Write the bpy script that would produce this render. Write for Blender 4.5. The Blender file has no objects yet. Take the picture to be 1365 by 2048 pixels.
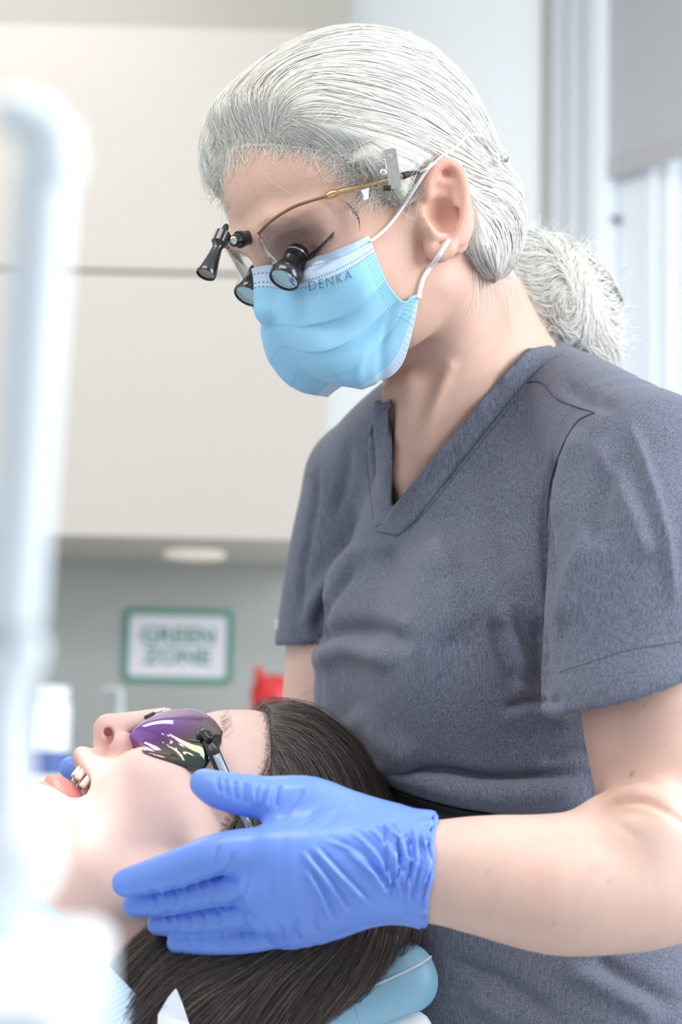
import bpy, bmesh, math, random, os
import numpy as np
from mathutils import Vector, Matrix
rng = np.random.default_rng(7)
random.seed(7)
SC = bpy.context.scene
COL = SC.collection

# ------------------------------------------------------------------ camera
FPX, CX, CY = 3770.0, 682.5, 1024.0
CAM = np.array([0.0, 0.0, 1.05])
PITCH, ROLL = math.radians(8.3), math.radians(1.3)
FW = np.array([0, math.cos(PITCH), math.sin(PITCH)])
_r0 = np.array([1.0, 0, 0]); _u0 = np.array([0, -math.sin(PITCH), math.cos(PITCH)])
RT = math.cos(ROLL) * _r0 + math.sin(ROLL) * _u0
UP = -math.sin(ROLL) * _r0 + math.cos(ROLL) * _u0
cd = bpy.data.cameras.new('camera'); cam = bpy.data.objects.new('camera', cd); COL.objects.link(cam)
cam.matrix_world = Matrix(((RT[0], UP[0], -FW[0], CAM[0]), (RT[1], UP[1], -FW[1], CAM[1]), (RT[2], UP[2], -FW[2], CAM[2]), (0, 0, 0, 1)))
cd.sensor_fit = 'HORIZONTAL'; cd.sensor_width = 24.0; cd.lens = FPX / 1365 * 24.0
cd.clip_start = 0.05
cd.dof.use_dof = True; cd.dof.focus_distance = 1.21; cd.dof.aperture_fstop = 5.2
SC.camera = cam

# ------------------------------------------------------------------ light
w = bpy.data.worlds.new('sky'); SC.world = w; w.use_nodes = True
bg = w.node_tree.nodes['Background']; bg.inputs[0].default_value = (0.86, 0.93, 1.0, 1); bg.inputs[1].default_value = 0.58
SC.view_settings.view_transform = 'Standard'; SC.view_settings.look = 'None'
SC.view_settings.gamma = 1.0; SC.view_settings.use_curve_mapping = False
SC.view_settings.exposure = 0.15
SC.cycles.max_bounces = 12; SC.cycles.diffuse_bounces = 6; SC.cycles.transparent_max_bounces = 12

def area_light(name, loc, target, size, power, color=(1, 1, 1), sy=None):
    l = bpy.data.lights.new(name, 'AREA'); l.energy = power; l.color = color; l.size = size
    if sy: l.shape = 'RECTANGLE'; l.size_y = sy
    o = bpy.data.objects.new(name, l); COL.objects.link(o); o.location = loc
    o.rotation_euler = (Vector(target) - Vector(loc)).to_track_quat('-Z', 'Y').to_euler()
    return o
# daylight entering by the bay window on the right, and the two ceiling panels of the room
area_light('window_daylight', (1.15, 3.05, 1.55), (0.25, 1.9, 1.25), 1.0, 26, (0.86, 0.93, 1.0), 1.3)
area_light('window_daylight', (1.75, .55, 1.85), (0.1, 1.35, 1.2), 1.3, 50, (0.88, 0.94, 1.0), 1.4)
area_light('ceiling_light', (-0.5, 0.4, 2.55), (-0.35, 0.6, 0), 1.2, 16, (1.0, 0.97, 0.93), 0.6)
area_light('ceiling_light', (-0.9, 2.3, 2.55), (-0.9, 2.3, 0), 1.2, 10, (1.0, 0.96, 0.91), 0.6)

# ------------------------------------------------------------------ helpers
def K(px, py, d):
    """photograph pixel + distance along the view axis -> point in the camera-aligned metric frame"""
    return np.array([(px - CX) / FPX * d, d, (CY - py) / FPX * d])
KM = np.stack([RT, FW, UP])
def to_world(k): return CAM + np.asarray(k, float) @ KM
def to_k(wp): return (np.asarray(wp, float) - CAM) @ KM.T
def proj(k):
    k = np.asarray(k)
    return CX + FPX * k[..., 0] / k[..., 1], CY - FPX * k[..., 2] / k[..., 1]
def unit(v): v = np.asarray(v, float); return v / np.linalg.norm(v)

def tag(o, label=None, cat=None, group=None, kind=None):
    if label: o['label'] = label
    if cat: o['category'] = cat
    if group: o['group'] = group
    if kind: o['kind'] = kind
    return o
def empty(name, loc, label=None, cat=None, group=None):
    o = bpy.data.objects.new(name, None); COL.objects.link(o); o.location = loc; o.empty_display_size = 0.05
    return tag(o, label, cat, group)
def link(name, me, mat=None, parent=None):
    o = bpy.data.objects.new(name, me); COL.objects.link(o)
    if mat is not None: me.materials.append(mat)
    if parent is not None:
        o.parent = parent
        off = Vector((0, 0, 0)); p = parent
        while p: off += p.location; p = p.parent
        o.location = -off if not me.get('local') else (0, 0, 0)
    return o
def mesh_np(name, v, q, smooth=True, world=True):
    """fast mesh from numpy arrays; v in the K frame unless world"""
    v = np.asarray(v, np.float64)
    if not world: v = to_world(v)
    q = np.asarray(q, np.int32); n, m = len(q), q.shape[1]
    me = bpy.data.meshes.new(name)
    me.vertices.add(len(v)); me.vertices.foreach_set('co', v.astype(np.float32).ravel())
    me.loops.add(n * m); me.loops.foreach_set('vertex_index', q.ravel())
    me.polygons.add(n); me.polygons.foreach_set('loop_start', np.arange(0, n * m, m, dtype=np.int32))
    me.polygons.foreach_set('loop_total', np.full(n, m, np.int32))
    me.update(calc_edges=True)
    if smooth: me.shade_smooth()
    return me
def set_col(me, col, name='Col'):
    a = me.color_attributes.new(name, 'FLOAT_COLOR', 'POINT')
    c = np.ones((len(me.vertices), 4), np.float32); c[:, :3] = col
    a.data.foreach_set('color', c.ravel())
def set_uv(me, uv, name='uvp'):
    a = me.attributes.new(name, 'FLOAT_VECTOR', 'POINT')
    c = np.zeros((len(me.vertices), 3), np.float32); c[:, :uv.shape[1]] = uv
    a.data.foreach_set('vector', c.ravel())
def bm_mesh(name, bm, smooth=False):
    me = bpy.data.meshes.new(name); bmesh.ops.recalc_face_normals(bm, faces=bm.faces); bm.to_mesh(me); bm.free()
    if smooth: me.shade_smooth()
    return me
def box_bm(bm, c, half, R=None, bevel=0.0, seg=2):
    r = bmesh.ops.create_cube(bm, size=2.0)
    vs = r['verts']
    M = Matrix(np.array(R).T.tolist()).to_4x4() if R is not None else Matrix.Identity(4)
    for v in vs: v.co = Vector((v.co.x * half[0], v.co.y * half[1], v.co.z * half[2]))
    if bevel > 0:
        es = list({e for v in vs for e in v.link_edges})
        o = bmesh.ops.bevel(bm, geom=es, offset=bevel, segments=seg, affect='EDGES', profile=0.5)
        vs = list({v for f in o['faces'] for v in f.verts} | {v for v in vs if v.is_valid})
    for v in vs: v.co = (M @ v.co) + Vector(c)
    return bm
def box(name, c, half, mat, parent=None, R=None, bevel=0.0, seg=2):
    bm = bmesh.new(); box_bm(bm, c, half, R, bevel, seg)
    return link(name, bm_mesh(name, bm, smooth=False), mat, parent)
def catmull(P, n):
    P = np.asarray(P, float); m = len(P)
    t = np.linspace(0, m - 1, n); i = np.minimum(t.astype(int), m - 2); u = (t - i)[:, None]
    A = P[np.maximum(i - 1, 0)]; B = P[i]; C_ = P[i + 1]; D = P[np.minimum(i + 2, m - 1)]
    return 0.5 * ((2 * B) + (-A + C_) * u + (2 * A - 5 * B + 4 * C_ - D) * u ** 2 + (-A + 3 * B - 3 * C_ + D) * u ** 3)
def frames(P):
    T = np.gradient(P, axis=0); T /= np.linalg.norm(T, axis=1, keepdims=True) + 1e-12
    n = np.cross(T[0], [0.3, 0.2, 0.9]); n /= np.linalg.norm(n)
    N = []
    for t in T:
        n = n - t * np.dot(n, t); n /= np.linalg.norm(n) + 1e-12; N.append(n)
    N = np.array(N); return T, N, np.cross(T, N)
def tube_np(P, r, sides=10, cap=True, flat=1.0, nrm=None):
    """vertices and quads of a tube along P; flat<1 squashes it along its second axis"""
    P = np.asarray(P, float); n = len(P); r = np.broadcast_to(np.asarray(r, float), (n,))
    T, N, B = frames(P)
    if nrm is not None:
        B = np.broadcast_to(nrm, P.shape) - T * np.sum(T * nrm, 1, keepdims=True); B = B / np.linalg.norm(B, axis=1, keepdims=True); N = np.cross(B, T)
    a = np.linspace(0, 2 * np.pi, sides, endpoint=False)
    V = P[:, None] + r[:, None, None] * (np.cos(a)[None, :, None] * N[:, None] + flat * np.sin(a)[None, :, None] * B[:, None])
    V = V.reshape(-1, 3); i = np.arange(n - 1)[:, None] * sides; j = np.arange(sides)[None]; j2 = (j + 1) % sides
    Q = np.stack([i + j, i + j2, i + sides + j2, i + sides + j], -1).reshape(-1, 4)
    if cap:
        c0, c1 = len(V), len(V) + 1; V = np.vstack([V, P[:1], P[-1:]]); k = np.arange(sides); k2 = (k + 1) % sides; e = (n - 1) * sides
        Q = np.vstack([Q, np.stack([np.full(sides, c0), k2, k, k], -1), np.stack([np.full(sides, c1), e + k, e + k2, e + k2], -1)])
    return V, Q
def fix_tris(V, Q):
    """bmesh mesh from quads where repeated indices mean triangles"""
    bm = bmesh.new(); vs = [bm.verts.new(v) for v in V]
    for q in Q:
        s = list(dict.fromkeys(int(x) for x in q))
        if len(s) > 2:
            try: bm.faces.new([vs[x] for x in s])
            except ValueError: pass
    return bm
def tube(name, P, r, mat, parent=None, sides=10, smooth_n=None, k=True, flat=1.0, nrm=None):
    if smooth_n: 
        r = np.interp(np.linspace(0, 1, smooth_n), np.linspace(0, 1, len(np.atleast_1d(r))), np.atleast_1d(r)) if np.ndim(r) else r
        P = catmull(P, smooth_n)
    V, Q = tube_np(P, r, sides, True, flat, nrm)
    if k: V = to_world(V)
    return link(name, bm_mesh(name, fix_tris(V, Q), True), mat, parent)
def lathe(name, p0, axis, prof, mat, parent=None, sides=32, k=True, smooth=True, sharp=True):
    """revolve prof [(r, h)...] about the axis through p0"""
    axis = unit(axis); n = unit(np.cross(axis, [0.31, 0.2, 0.87])); b = np.cross(axis, n)
    a = np.linspace(0, 2 * np.pi, sides, endpoint=False); V = []
    for r, h in prof: V.append(p0 + axis * h + max(r, 1e-5) * (np.cos(a)[:, None] * n + np.sin(a)[:, None] * b))
    V = np.vstack(V); m = len(prof); i = np.arange(m - 1)[:, None] * sides; j = np.arange(sides)[None]; j2 = (j + 1) % sides
    Q = np.stack([i + j, i + j2, i + sides + j2, i + sides + j], -1).reshape(-1, 4)
    if k: V = to_world(V)
    bm = fix_tris(V, Q)
    bmesh.ops.remove_doubles(bm, verts=bm.verts, dist=2e-5)
    me = bm_mesh(name, bm, smooth)
    if sharp and smooth:
        me.set_sharp_from_angle(angle=math.radians(38))
    return link(name, me, mat, parent)
def plate(name, poly, thick, mat, parent=None, k=True, nrm=None, bevel=0.0):
    """a flat outline given real thickness along its normal"""
    P = np.asarray(poly, float)
    if k: P = to_world(P)
    n = np.cross(P[1] - P[0], P[2] - P[0]); n = unit(n) if nrm is None else unit(nrm)
    bm = bmesh.new(); a = [bm.verts.new(p) for p in P]; b = [bm.verts.new(p + n * thick) for p in P]; m = len(P)
    bm.faces.new(a); bm.faces.new(b[::-1])
    for i in range(m): bm.faces.new([a[i], a[(i + 1) % m], b[(i + 1) % m], b[i]])
    if bevel: bmesh.ops.bevel(bm, geom=list(bm.edges), offset=bevel, segments=2, affect='EDGES')
    return link(name, bm_mesh(name, bm), mat, parent)

# ------------------------------------------------------------------ materials
def mat(name, color, rough=0.5, metal=0.0, spec=0.5, var=0.0, vscale=40.0, vstretch=(1, 1, 1), bump=0.0, bscale=200.0, bstretch=(1, 1, 1),
        sss=0.0, sssr=(0.01, 0.004, 0.002), attr=False, coat=0.0, sheen=0.0, emit=None, estr=0.0, aniso=0.0):
    m = bpy.data.materials.new(name); m.use_nodes = True; nt = m.node_tree; N = nt.nodes; L = nt.links
    b = N['Principled BSDF']; b.inputs['Roughness'].default_value = rough; b.inputs['Metallic'].default_value = metal
    b.inputs['Specular IOR Level'].default_value = spec; b.inputs['Base Color'].default_value = (*color, 1)
    b.inputs['Coat Weight'].default_value = coat; b.inputs['Sheen Weight'].default_value = sheen
    if sss: 
        b.inputs['Subsurface Weight'].default_value = sss; b.inputs['Subsurface Radius'].default_value = sssr; b.inputs['Subsurface Scale'].default_value = 1.0
    if emit: b.inputs['Emission Color'].default_value = (*emit, 1); b.inputs['Emission Strength'].default_value = estr
    src = None
    if attr:
        a = N.new('ShaderNodeAttribute'); a.attribute_name = 'Col'; src = a.outputs['Color']
    tc = N.new('ShaderNodeTexCoord')
    def noise(scale, stretch, detail=3):
        mp = N.new('ShaderNodeMapping'); mp.inputs['Scale'].default_value = stretch; L.new(tc.outputs['Object'], mp.inputs[0])
        t = N.new('ShaderNodeTexNoise'); t.inputs['Scale'].default_value = scale; t.inputs['Detail'].default_value = detail; L.new(mp.outputs[0], t.inputs[0]); return t
    if var:
        t = noise(vscale, vstretch)
        mr = N.new('ShaderNodeMapRange'); mr.inputs[1].default_value = 0.25; mr.inputs[2].default_value = 0.75; mr.inputs[3].default_value = 1 - var; mr.inputs[4].default_value = 1 + var
        L.new(t.outputs[0], mr.inputs[0])
        mx = N.new('ShaderNodeVectorMath'); mx.operation = 'MULTIPLY'
        if src: L.new(src, mx.inputs[0])
        else: mx.inputs[0].default_value = color
        cb = N.new('ShaderNodeCombineXYZ')
        for i in range(3): L.new(mr.outputs[0], cb.inputs[i])
        L.new(cb.outputs[0], mx.inputs[1]); src = mx.outputs[0]
    if src: L.new(src, b.inputs['Base Color'])
    if bump:
        t = noise(bscale, bstretch); bp = N.new('ShaderNodeBump'); bp.inputs['Strength'].default_value = bump; bp.inputs['Distance'].default_value = 0.001
        L.new(t.outputs[0], bp.inputs['Height']); L.new(bp.outputs[0], b.inputs['Normal'])
    return m
def glass_mat(name, tint=(1, 1, 1), refl=0.12, rough=0.02):
    """thin sheet: lets light straight through and mirrors by its angle"""
    m = bpy.data.materials.new(name); m.use_nodes = True; nt = m.node_tree; N = nt.nodes; L = nt.links
    N.remove(N['Principled BSDF']); out = N['Material Output']
    t = N.new('ShaderNodeBsdfTransparent'); t.inputs[0].default_value = (*tint, 1)
    g = N.new('ShaderNodeBsdfGlossy'); g.inputs['Roughness'].default_value = rough
    f = N.new('ShaderNodeLayerWeight'); f.inputs[0].default_value = refl
    mx = N.new('ShaderNodeMixShader'); L.new(f.outputs['Fresnel'], mx.inputs[0]); L.new(t.outputs[0], mx.inputs[1]); L.new(g.outputs[0], mx.inputs[2]); L.new(mx.outputs[0], out.inputs[0])
    return m

# ------------------------------------------------------------------ implicit surfaces
class SDF:
    def __init__(s, lo, hi, h):
        s.lo = np.asarray(lo, float); s.h = h; s.n = np.ceil((np.asarray(hi) - s.lo) / h).astype(int) + 1
        s.F = np.full(s.n, 1.0, np.float32)
        s.ax = [(s.lo[i] + h * np.arange(s.n[i])).astype(np.float32) for i in range(3)]
    def reg(s, lo, hi, m):
        i0 = np.clip(np.floor((np.asarray(lo) - m - s.lo) / s.h).astype(int), 0, s.n); i1 = np.clip(np.ceil((np.asarray(hi) + m - s.lo) / s.h).astype(int) + 1, 0, s.n)
        if np.any(i1 <= i0): return None
        sl = tuple(slice(a, b) for a, b in zip(i0, i1))
        return sl, s.ax[0][sl[0]][:, None, None], s.ax[1][sl[1]][None, :, None], s.ax[2][sl[2]][None, None, :]
    def put(s, sl, d, k, sub):
        a = s.F[sl]
        if sub: a, d = -a, d
        if k > 0:
            hh = np.clip(0.5 + 0.5 * (d - a) / k, 0, 1); r = d + (a - d) * hh - k * hh * (1 - hh)
        else: r = np.minimum(a, d)
        s.F[sl] = -r if sub else r
    def cone_d(s, X, Y, Z, p0, p1, r0, r1):
        u = p1 - p0; L2 = float(u @ u) + 1e-12
        t = np.clip(((X - p0[0]) * u[0] + (Y - p0[1]) * u[1] + (Z - p0[2]) * u[2]) / L2, 0, 1)
        dx = X - p0[0] - t * u[0]; dy = Y - p0[1] - t * u[1]; dz = Z - p0[2] - t * u[2]
        return np.sqrt(dx * dx + dy * dy + dz * dz) - (r0 + (r1 - r0) * t)
    def tube(s, P, R, k=0.0, sub=False, n=None):
        P = np.asarray(P, float); R = np.asarray(np.broadcast_to(R, (len(P),)), float)
        if n: R = np.interp(np.linspace(0, 1, n), np.linspace(0, 1, len(R)), R); P = catmull(P, n)
        m = k + 3 * s.h + R.max(); g = s.reg(P.min(0), P.max(0), m)
        if g is None: return s
        sl, X, Y, Z = g; d = None
        for i in range(len(P) - 1):
            e = s.cone_d(X, Y, Z, P[i], P[i + 1], R[i], R[i + 1]); d = e if d is None else np.minimum(d, e)
        s.put(sl, d.astype(np.float32), k, sub); return s
    def ball(s, c, r, k=0.0, sub=False): return s.tube([c, np.asarray(c) + 1e-5], [r, r], k, sub)
    def ell(s, c, r, R=None, k=0.0, sub=False, mg=0.0):
        c = np.asarray(c, float); r = np.asarray(r, float); R = np.eye(3) if R is None else np.asarray(R, float)
        ext = np.sqrt(((R * r[:, None]) ** 2).sum(0)); g = s.reg(c - ext, c + ext, k + 3 * s.h + mg)
        if g is None: return s
        sl, X, Y, Z = g; X = X - c[0]; Y = Y - c[1]; Z = Z - c[2]
        q = [R[i, 0] * X + R[i, 1] * Y + R[i, 2] * Z for i in range(3)]
        k0 = np.sqrt((q[0] / r[0]) ** 2 + (q[1] / r[1]) ** 2 + (q[2] / r[2]) ** 2); k1 = np.sqrt((q[0] / r[0] ** 2) ** 2 + (q[1] / r[1] ** 2) ** 2 + (q[2] / r[2] ** 2) ** 2) + 1e-9
        s.put(sl, (k0 * (k0 - 1) / k1).astype(np.float32), k, sub); return s
    def box(s, c, half, R=None, rd=0.01, k=0.0, sub=False):
        c = np.asarray(c, float); half = np.asarray(half, float); R = np.eye(3) if R is None else np.asarray(R, float)
        ext = np.sqrt(((R * half[:, None]) ** 2).sum(0)) * 1.3; g = s.reg(c - ext, c + ext, k + 3 * s.h)
        if g is None: return s
        sl, X, Y, Z = g; X = X - c[0]; Y = Y - c[1]; Z = Z - c[2]
        q = [np.abs(R[i, 0] * X + R[i, 1] * Y + R[i, 2] * Z) - (half[i] - rd) for i in range(3)]
        o = np.sqrt(sum(np.maximum(x, 0) ** 2 for x in q)); ins = np.minimum(np.maximum(np.maximum(q[0], q[1]), q[2]), 0)
        s.put(sl, (o + ins - rd).astype(np.float32), k, sub); return s
    def grid(s): return s.ax[0][:, None, None], s.ax[1][None, :, None], s.ax[2][None, None, :]
    def cut(s, n, c, k=0.0):
        """keep the side where n.p < c"""
        X, Y, Z = s.grid(); d = (X * n[0] + Y * n[1] + Z * n[2] - c).astype(np.float32)
        if k > 0:
            hh = np.clip(0.5 + 0.5 * (s.F - d) / k, 0, 1); s.F = d + (s.F - d) * hh + k * hh * (1 - hh)
        else: s.F = np.maximum(s.F, d)
        return s
    def sample(s, p):
        q = (np.asarray(p) - s.lo) / s.h; i = np.clip(np.floor(q).astype(int), 0, s.n - 2); t = np.clip(q - i, 0, 1)
        r = 0
        for a in (0, 1):
            for b in (0, 1):
                for c in (0, 1):
                    wgt = (t[:, 0] if a else 1 - t[:, 0]) * (t[:, 1] if b else 1 - t[:, 1]) * (t[:, 2] if c else 1 - t[:, 2])
                    r = r + wgt * s.F[i[:, 0] + a, i[:, 1] + b, i[:, 2] + c]
        return r
    def grad(s, p, e=None):
        e = e or s.h; g = np.stack([s.sample(p + np.eye(3)[i] * e) - s.sample(p - np.eye(3)[i] * e) for i in range(3)], 1)
        return g / (np.linalg.norm(g, axis=1, keepdims=True) + 1e-9)
    def push(s, p, d, it=3):
        """move the points that lie closer than d to the surface (or inside) out to d"""
        p = np.array(p, float)
        for _ in range(it):
            f = s.sample(p); m = (f < d)
            if not m.any(): break
            p[m] += s.grad(p[m]) * np.clip(d - f[m], 0, 0.006)[:, None]
        return p
    def mesh(s, smooth=1):
        F = np.pad(s.F, 1, constant_values=1.0); lo = s.lo - s.h; n = F.shape
        ins = F < 0
        c = np.zeros(tuple(x - 1 for x in n), np.int8)
        for a in (0, 1):
            for b in (0, 1):
                for d in (0, 1): c += ins[a:n[0] - 1 + a, b:n[1] - 1 + b, d:n[2] - 1 + d]
        act = (c > 0) & (c < 8); idx = np.argwhere(act); num = np.full(act.shape, -1, np.int32); num[act] = np.arange(len(idx))
        acc = np.zeros((len(idx), 3)); cnt = np.zeros(len(idx))
        co = [(a, b, d) for a in (0, 1) for b in (0, 1) for d in (0, 1)]
        val = {q: F[idx[:, 0] + q[0], idx[:, 1] + q[1], idx[:, 2] + q[2]] for q in co}
        for q in co:
            for ax in range(3):
                if q[ax] == 0:
                    q2 = list(q); q2[ax] = 1; q2 = tuple(q2); a, b = val[q], val[q2]; m = (a < 0) != (b < 0)
                    t = a[m] / (a[m] - b[m]); pt = np.tile(np.array(q, float), (m.sum(), 1)); pt[:, ax] = t; acc[m] += pt; cnt[m] += 1
        V = lo + s.h * (idx + acc / cnt[:, None])
        Q = []
        for ax in range(3):
            o = [0, 1, 2]; o.remove(ax); b, d = o
            sa = [slice(None)] * 3; sb = [slice(None)] * 3; sa[ax] = slice(0, -1); sb[ax] = slice(1, None)
            A, B = ins[tuple(sa)], ins[tuple(sb)]; e = np.argwhere(A != B)
            e = e[(e[:, b] > 0) & (e[:, d] > 0) & (e[:, b] < n[b] - 1) & (e[:, d] < n[d] - 1)]
            sg = A[e[:, 0], e[:, 1], e[:, 2]]
            def cell(db, dd):
                f = e.copy(); f[:, b] += db; f[:, d] += dd; return num[f[:, 0], f[:, 1], f[:, 2]]
            q = np.stack([cell(-1, -1), cell(0, -1), cell(0, 0), cell(-1, 0)], 1)
            if ax == 1: sg = ~sg
            q[~sg] = q[~sg][:, ::-1]; Q.append(q)
        Q = np.vstack(Q); Q = Q[(Q >= 0).all(1)]
        for _ in range(smooth): V = relax(V, Q, 0.5)
        return V, Q
def relax(V, Q, lam):
    e = np.vstack([Q[:, [0, 1]], Q[:, [1, 2]], Q[:, [2, 3]], Q[:, [3, 0]]]); i = np.r_[e[:, 0], e[:, 1]]; j = np.r_[e[:, 1], e[:, 0]]
    c = np.bincount(i, minlength=len(V)); S = np.stack([np.bincount(i, weights=V[j, a], minlength=len(V)) for a in range(3)], 1)
    return V + lam * (S / np.maximum(c, 1)[:, None] - V)
def vnormals(V, Q):
    n = np.cross(V[Q[:, 2]] - V[Q[:, 0]], V[Q[:, 3]] - V[Q[:, 1]])
    S = np.stack([np.bincount(Q.ravel(), weights=np.repeat(n[:, a], Q.shape[1]), minlength=len(V)) for a in range(3)], 1)
    return S / (np.linalg.norm(S, axis=1, keepdims=True) + 1e-12)
def seg_dist(px, py, pts, samples=60, taper=True):
    P = catmull(np.asarray(pts, float), samples) if len(pts) > 2 else np.linspace(pts[0], pts[1], samples)
    best = np.full(len(px), 1e9); at = np.zeros(len(px)); side = np.zeros(len(px))
    for i in range(samples - 1):
        a, b = P[i], P[i + 1]; u = b - a; L2 = u @ u + 1e-9; t = np.clip(((px - a[0]) * u[0] + (py - a[1]) * u[1]) / L2, 0, 1)
        ex = px - a[0] - t * u[0]; ey = py - a[1] - t * u[1]; d = np.hypot(ex, ey); m = d < best
        best[m] = d[m]; at[m] = (i + t[m]) / (samples - 1); side[m] = (u[0] * ey[m] - u[1] * ex[m]) / math.sqrt(L2)
    return best, at, side
def folds(V, Q, L):
    """raise or sink creases in the cloth: L holds (polyline, half width, height, kind); every crease is laid on the near side of the surface"""
    for f in L:
        pts, wd, amp = f[:3]; kind = f[3] if len(f) > 3 else 'g'
        n = vnormals(V, Q); px, py = proj(V); front = (n * -V).sum(1) > 0.0
        pts = np.asarray(pts, float)
        m = front & (px > pts[:, 0].min() - 3 * wd) & (px < pts[:, 0].max() + 3 * wd) & (py > pts[:, 1].min() - 3 * wd) & (py < pts[:, 1].max() + 3 * wd)
        if not m.any(): continue
        d, t, sd = seg_dist(px[m], py[m], pts); tp = np.clip(np.minimum(t, 1 - t) / 0.25, 0, 1); tp = tp * tp * (3 - 2 * tp)
        if kind == 'g': h = np.exp(-(d / wd) ** 2)                        # rounded ridge
        elif kind == 's': h = np.where(sd > 0, 1.0, -0.15) * (np.abs(sd) / wd) * np.exp(0.5 - 0.5 * (d / wd) ** 2)   # step: one side proud
        elif kind == 'e': h = np.exp(-(d / wd) ** 2); tp = np.ones_like(tp)
        V = V.copy(); V[m] += n[m] * (amp * h * tp)[:, None]
    return V
def strands(name, P, r0, r1, mat, parent, cols=None, sides=3, k=True, nf=None, keep=None):
    """hair: P (N, M, 3) centre lines, tapering from r0 to r1"""
    if keep is not None:
        ok = keep(P); P = P[ok]; cols = cols[ok] if cols is not None else None
    N, M, _ = P.shape
    T = np.gradient(P, axis=1); T /= np.linalg.norm(T, axis=2, keepdims=True) + 1e-9
    if nf is not None:      # hairs lying on a surface: shallow ridged blades that follow it
        g = nf.grad(P.reshape(-1, 3), nf.h * 2).reshape(P.shape); b = np.cross(T, g); b /= np.linalg.norm(b, axis=2, keepdims=True) + 1e-9
        tw = rng.normal(size=(N, 1, 1)) * .35; b2 = b * np.cos(tw) + g * np.sin(tw); r = (np.linspace(r0, r1, M) * 1.25)[None, :, None]
        V = np.stack([P - b2 * r - g * r * .3, P + g * r * .35, P + b2 * r - g * r * .3], 2).reshape(-1, 3)
        base = (np.arange(N)[:, None, None] * M + np.arange(M - 1)[None, :, None]) * 3; j = np.arange(2)[None, None]
        Q = np.stack([base + j, base + j + 1, base + 4 + j, base + 3 + j], -1).reshape(-1, 4)
        me = mesh_np(name, V, Q, True, world=not k)
        if cols is not None: set_col(me, np.repeat(cols, M * 3, 0))
        set_uv(me, np.repeat(g.reshape(-1, 3) @ KM, 3, 0), 'lay')
        o = link(name, me, mat, parent); o['kind'] = 'stuff'; return o
    a = rng.normal(size=(N, 1, 3)); n = np.cross(T, a); n /= np.linalg.norm(n, axis=2, keepdims=True) + 1e-9; b = np.cross(T, n)
    r = np.linspace(r0, r1, M)[None, :, None]; ang = np.arange(sides) * 2 * np.pi / sides
    V = np.stack([P + r * (math.cos(x) * n + math.sin(x) * b) for x in ang], 2).reshape(-1, 3)
    base = (np.arange(N)[:, None, None] * M + np.arange(M - 1)[None, :, None]) * sides; j = np.arange(sides)[None, None]; j2 = (j + 1) % sides
    Q = np.stack([base + j, base + j2, base + sides + j2, base + sides + j], -1).reshape(-1, 4)
    me = mesh_np(name, V, Q, True, world=not k)
    if cols is not None: set_col(me, np.repeat(cols, M * sides, 0))
    o = link(name, me, mat, parent); o['kind'] = 'stuff'; return o

def hair_mat(name, rough=.35, trans=.35, spec=.5, lay=0.0, sheen=0.0):
    m = mat(name, (.8, .8, .8), rough, attr=True, spec=spec, sheen=sheen); nt = m.node_tree; N = nt.nodes; L = nt.links; b = N['Principled BSDF']; out = N['Material Output']
    a = [n for n in N if n.type == 'ATTRIBUTE'][0]; t = N.new('ShaderNodeBsdfTranslucent'); L.new(a.outputs['Color'], t.inputs[0])
    mx = N.new('ShaderNodeMixShader'); mx.inputs[0].default_value = trans; L.new(b.outputs[0], mx.inputs[1]); L.new(t.outputs[0], mx.inputs[2]); L.new(mx.outputs[0], out.inputs[0])
    if lay:   # locks of hair reflect together: lean each hair's normal towards that of its lock
        la = N.new('ShaderNodeAttribute'); la.attribute_name = 'lay'; ge = N.new('ShaderNodeNewGeometry'); s = N.new('ShaderNodeVectorMath'); s.operation = 'SCALE'; s.inputs[3].default_value = lay; L.new(la.outputs['Vector'], s.inputs[0])
        s2 = N.new('ShaderNodeVectorMath'); s2.operation = 'SCALE'; s2.inputs[3].default_value = 1 - lay; L.new(ge.outputs['Normal'], s2.inputs[0]); ad = N.new('ShaderNodeVectorMath'); ad.operation = 'ADD'; L.new(s.outputs[0], ad.inputs[0]); L.new(s2.outputs[0], ad.inputs[1])
        nn = N.new('ShaderNodeVectorMath'); nn.operation = 'NORMALIZE'; L.new(ad.outputs[0], nn.inputs[0]); L.new(nn.outputs[0], b.inputs['Normal'])
    return m
def sheet(name, G, th, mat_, parent, uv=None):
    m_, n_ = G.shape[:2]; nr = np.cross(np.gradient(G, axis=1), np.gradient(G, axis=0)); nr /= np.linalg.norm(nr, axis=2, keepdims=True) + 1e-12
    if (nr * -G).sum() < 0: nr = -nr
    V_ = np.vstack([G.reshape(-1, 3), (G - nr * th).reshape(-1, 3)]); N0 = m_ * n_; j, i = np.meshgrid(np.arange(m_ - 1), np.arange(n_ - 1), indexing='ij'); a = (j * n_ + i).ravel()
    F = [np.stack([a, a + 1, a + n_ + 1, a + n_], 1), np.stack([N0 + a, N0 + a + n_, N0 + a + n_ + 1, N0 + a + 1], 1)]
    i = np.arange(n_ - 1); F += [np.stack([i, N0 + i, N0 + i + 1, i + 1], 1)]; i = i + (m_ - 1) * n_; F += [np.stack([i, i + 1, N0 + i + 1, N0 + i], 1)]
    j = np.arange(m_ - 1) * n_; F += [np.stack([j, j + n_, N0 + j + n_, N0 + j], 1)]; j = j + n_ - 1; F += [np.stack([j, N0 + j, N0 + j + n_, j + n_], 1)]
    me = mesh_np(name, V_, np.vstack(F), True, world=False)
    if uv is not None: set_uv(me, np.vstack([uv, uv]))
    return link(name, me, mat_, parent)
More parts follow.
